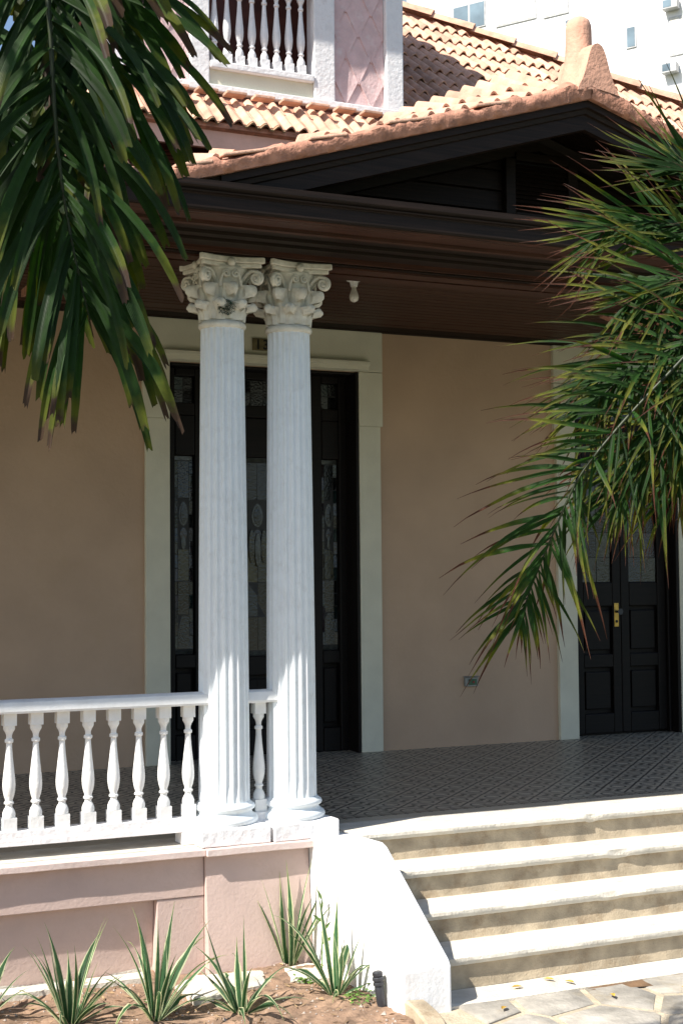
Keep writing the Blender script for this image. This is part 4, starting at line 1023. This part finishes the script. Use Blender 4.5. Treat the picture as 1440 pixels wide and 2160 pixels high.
frond(pl, [(0.33, -3.18, 3.54), (0.55, -3.17, 3.76), (0.79, -3.22, 3.72), (0.95, -3.28, 3.52), (1.02, -3.31, 3.30), (1.07, -3.32, 3.09), (1.11, -3.32, 2.91)], 90, .28, .50, .016, 1.15, .10, PALM, toward, True, lr)
frond(pl, [(0.33, -3.18, 3.54), (0.49, -2.87, 3.77), (0.77, -2.88, 3.67), (0.91, -2.93, 3.37), (0.95, -2.93, 3.06), (0.99, -2.93, 2.79), (1.04, -2.94, 2.58)], 54, .25, .50, .016, 1.1, .13, PALM, toward, True, lr, joined=True)
frond(pl, [(.34, -3.18, 3.51), (.1, -3.5, 3.9), (-.2, -3.9, 3.9), (-.5, -4.2, 3.5), (-.65, -4.4, 3.0)], 36, .3, .52, .020, 1.0, .18, PALM, Vector((.4, -.3, 1)).normalized(), True, lr, joined=True)
rr = random.Random(5)
pr = thing('palm_tree', (3.95, -3.5, ZG), 'palm with narrow speckled yellow-tipped leaflets reaching in from the right', 'palm tree', 'palms before the porch')
palm_trunk(pr, 3.95, -3.5, 2.2, .09)
frond(pr, [(3.95, -3.5, 2.2), (3.56, -3.42, 2.42), (3.26, -3.38, 2.31), (3.09, -3.30, 2.14), (2.93, -3.22, 1.95), (2.82, -3.16, 1.79), (2.765, -3.07, 1.59), (2.73, -2.99, 1.42), (2.69, -2.96, 1.28)], 118, .28, .44, .0085, 1.15, .06, PALM2, toward, False, rr, 1., 'frond', (1.05, 1.), .009, 1.3)
frond(pr, [(3.95, -3.5, 2.2), (3.74, -3.38, 2.42), (3.50, -3.29, 2.55), (3.36, -3.2, 2.56), (3.22, -3.12, 2.52), (3.12, -3.06, 2.46)], 92, .30, .46, .0085, 1.0, .02, PALM2, toward, False, rr, 1., 'frond', (1.05, 1.), .009, 1.3)
frond(pr, [(3.95, -3.5, 2.2), (3.70, -3.40, 2.30), (3.46, -3.33, 2.25), (3.30, -3.27, 2.10), (3.20, -3.22, 1.92)], 80, .28, .44, .0085, 1.15, .06, PALM2, toward, False, rr, 1., 'frond', (1., 1.), .009, 1.3)
frond(pr, [(3.95, -3.5, 2.2), (3.72, -3.30, 2.36), (3.50, -3.15, 2.42), (3.30, -3.05, 2.38), (3.12, -2.98, 2.25), (3.0, -2.94, 2.10)], 110, .25, .44, .0085, 1.1, .05, PALM2, toward, False, rr, 1., 'frond', (1., 1.), .009, 1.3, True)
frond(pr, [(3.95, -3.5, 2.2), (3.78, -3.45, 2.10), (3.58, -3.42, 1.95), (3.42, -3.38, 1.75)], 80, .2, .42, .010, 1.1, .06, PALM2, toward, False, rr, 1., 'frond', (1., 1.), .009, 1.3, True)

frond(pr, [(3.92, -3.46, 2.23), (3.71, -3.39, 2.57), (3.52, -3.31, 2.78), (3.36, -3.25, 2.90), (3.22, -3.18, 2.96)], 80, .22, .46, .0085, .85, -0.01, PALM2, toward, False, rr, 1., 'frond', (1., 1.), .008, 1.4, True)
frond(pr, [(3.92, -3.46, 2.23), (3.75, -3.29, 2.49), (3.56, -3.16, 2.66), (3.40, -3.03, 2.77), (3.23, -2.96, 2.79), (3.10, -2.90, 2.75)], 100, .22, .46, .0085, .85, 0.0, PALM2, toward, False, rr, 1., 'frond', (1., 1.), .008, 1.4, True)
frond(pr, [(3.92, -3.46, 2.23), (3.61, -3.44, 2.28), (3.40, -3.34, 2.32), (3.20, -3.25, 2.27), (3.03, -3.17, 2.17), (2.91, -3.10, 2.05)], 100, .22, .44, .0085, 1.1, 0.05, PALM2, toward, False, rr, 1., 'frond', (1., 1.), .008, 1.4, True)
frond(pr, [(3.92, -3.46, 2.23), (3.74, -3.27, 2.19), (3.57, -3.13, 2.16), (3.42, -3.01, 2.07), (3.27, -2.93, 1.92), (3.18, -2.88, 1.78)], 100, .22, .44, .0085, 1.1, 0.06, PALM2, toward, False, rr, 1., 'frond', (1., 1.), .008, 1.4, True)
frond(pr, [(3.92, -3.46, 2.23), (3.56, -3.35, 2.26), (3.31, -3.29, 2.15), (3.18, -3.23, 2.01), (3.08, -3.17, 1.86), (2.99, -3.12, 1.71)], 90, .22, .44, .0085, 1.1, 0.13, PALM2, toward, False, rr, 1., 'frond', (1., 1.), .007, 1.4, True)
frond(pr, [(3.92, -3.46, 2.23), (3.69, -3.25, 2.24), (3.50, -3.16, 2.09), (3.39, -3.10, 1.91), (3.31, -3.05, 1.74)], 70, .22, .44, .0085, 1.1, 0.13, PALM2, toward, False, rr, 1., 'frond', (1., 1.), .007, 1.4, True)

# =================================================================== FAR APARTMENT BUILDING
P0 = Vector((33.27, 42.33, 0)); uv_ = Vector((.545, -.84, 0)).normalized(); nv_ = Vector((-.84, -.545, 0)).normalized()
apt = thing('apartment_building', P0+Vector((0, 0, ZG)), 'tall white apartment block far behind the roof', 'building')
def fb(u0, u1, d0, d1, z0, z1, nm, m, par):
    V = []
    for z in (z0, z1):
        for d in (d0, d1):
            for u in (u0, u1): V.append(P0+uv_*u+nv_*d+Vector((0, 0, z)))
    return obj(nm, V, [(0, 2, 3, 1), (4, 5, 7, 6), (0, 1, 5, 4), (2, 6, 7, 3), (0, 4, 6, 2), (1, 3, 7, 5)], m, par)
fb(-30, 18, -12, 0, -1, 36, 'wall', BUILD, apt)
def fwin(u0, u1, z0, z1, m, mull=1):
    f = fb(u0, u1, .01, .05, z0, z1, 'window', FARF, apt)
    n_ = mull
    for i in range(n_):
        a = u0+(u1-u0)*i/n_+.05; b_ = u0+(u1-u0)*(i+1)/n_-.05; fb(a, b_, .051, .06, z0+.05, z1-.05, 'pane', m, f)
fwin(-5.5, -3.9, 25.6, 26.75, FARG, 2); fwin(-3.4, -1.5, 25.4, 26.9, BLIND, 3); fwin(-1.15, 0.0, 25.3, 26.9, BLIND, 2)
fwin(-1.3, -.05, 22.7, 24.1, BLIND, 2); fwin(2.52, 2.95, 23.2, 24.1, FARG); fwin(4.35, 5.8, 22.5, 24.1, BLIND, 3); fwin(4.25, 5.8, 19.8, 21.3, BLIND, 3); fwin(-8.2, -7.8, 26.9, 28.3, FARG)
fwin(-9.6, -6.7, 22.6, 24.0, BLIND, 3); fwin(7.5, 8.0, 23.2, 24.1, FARG); fwin(-5.5, -3.9, 22.8, 24.1, BLIND, 2); fwin(-1.15, 0, 28.1, 29.5, BLIND, 2); fwin(4.35, 5.8, 25.2, 26.8, BLIND, 3)
for (u, z, lab) in ((4.12, 21.75, 'lower grey air conditioner on the white apartment wall at right'), (4.2, 24.35, 'upper grey air conditioner by the top right corner'), (-8.05, 26.85, 'air conditioner under the blue window beside the balcony post'), (-.02, 24.65, 'tiny air conditioner beside the finial post')):
    s = .62 if u != -.02 else .34
    p = P0+uv_*u+Vector((0, 0, z)); t = thing('air_conditioner', p, lab, 'air conditioner', 'air conditioners on the far building')
    fb(u, u+s, .062, .42, z, z+s*.62, 'casing', FARF, t); fb(u+.05, u+s*.62, .421, .43, z+.05, z+s*.62-.05, 'grille', FARG, t)

bpy.context.view_layer.update()
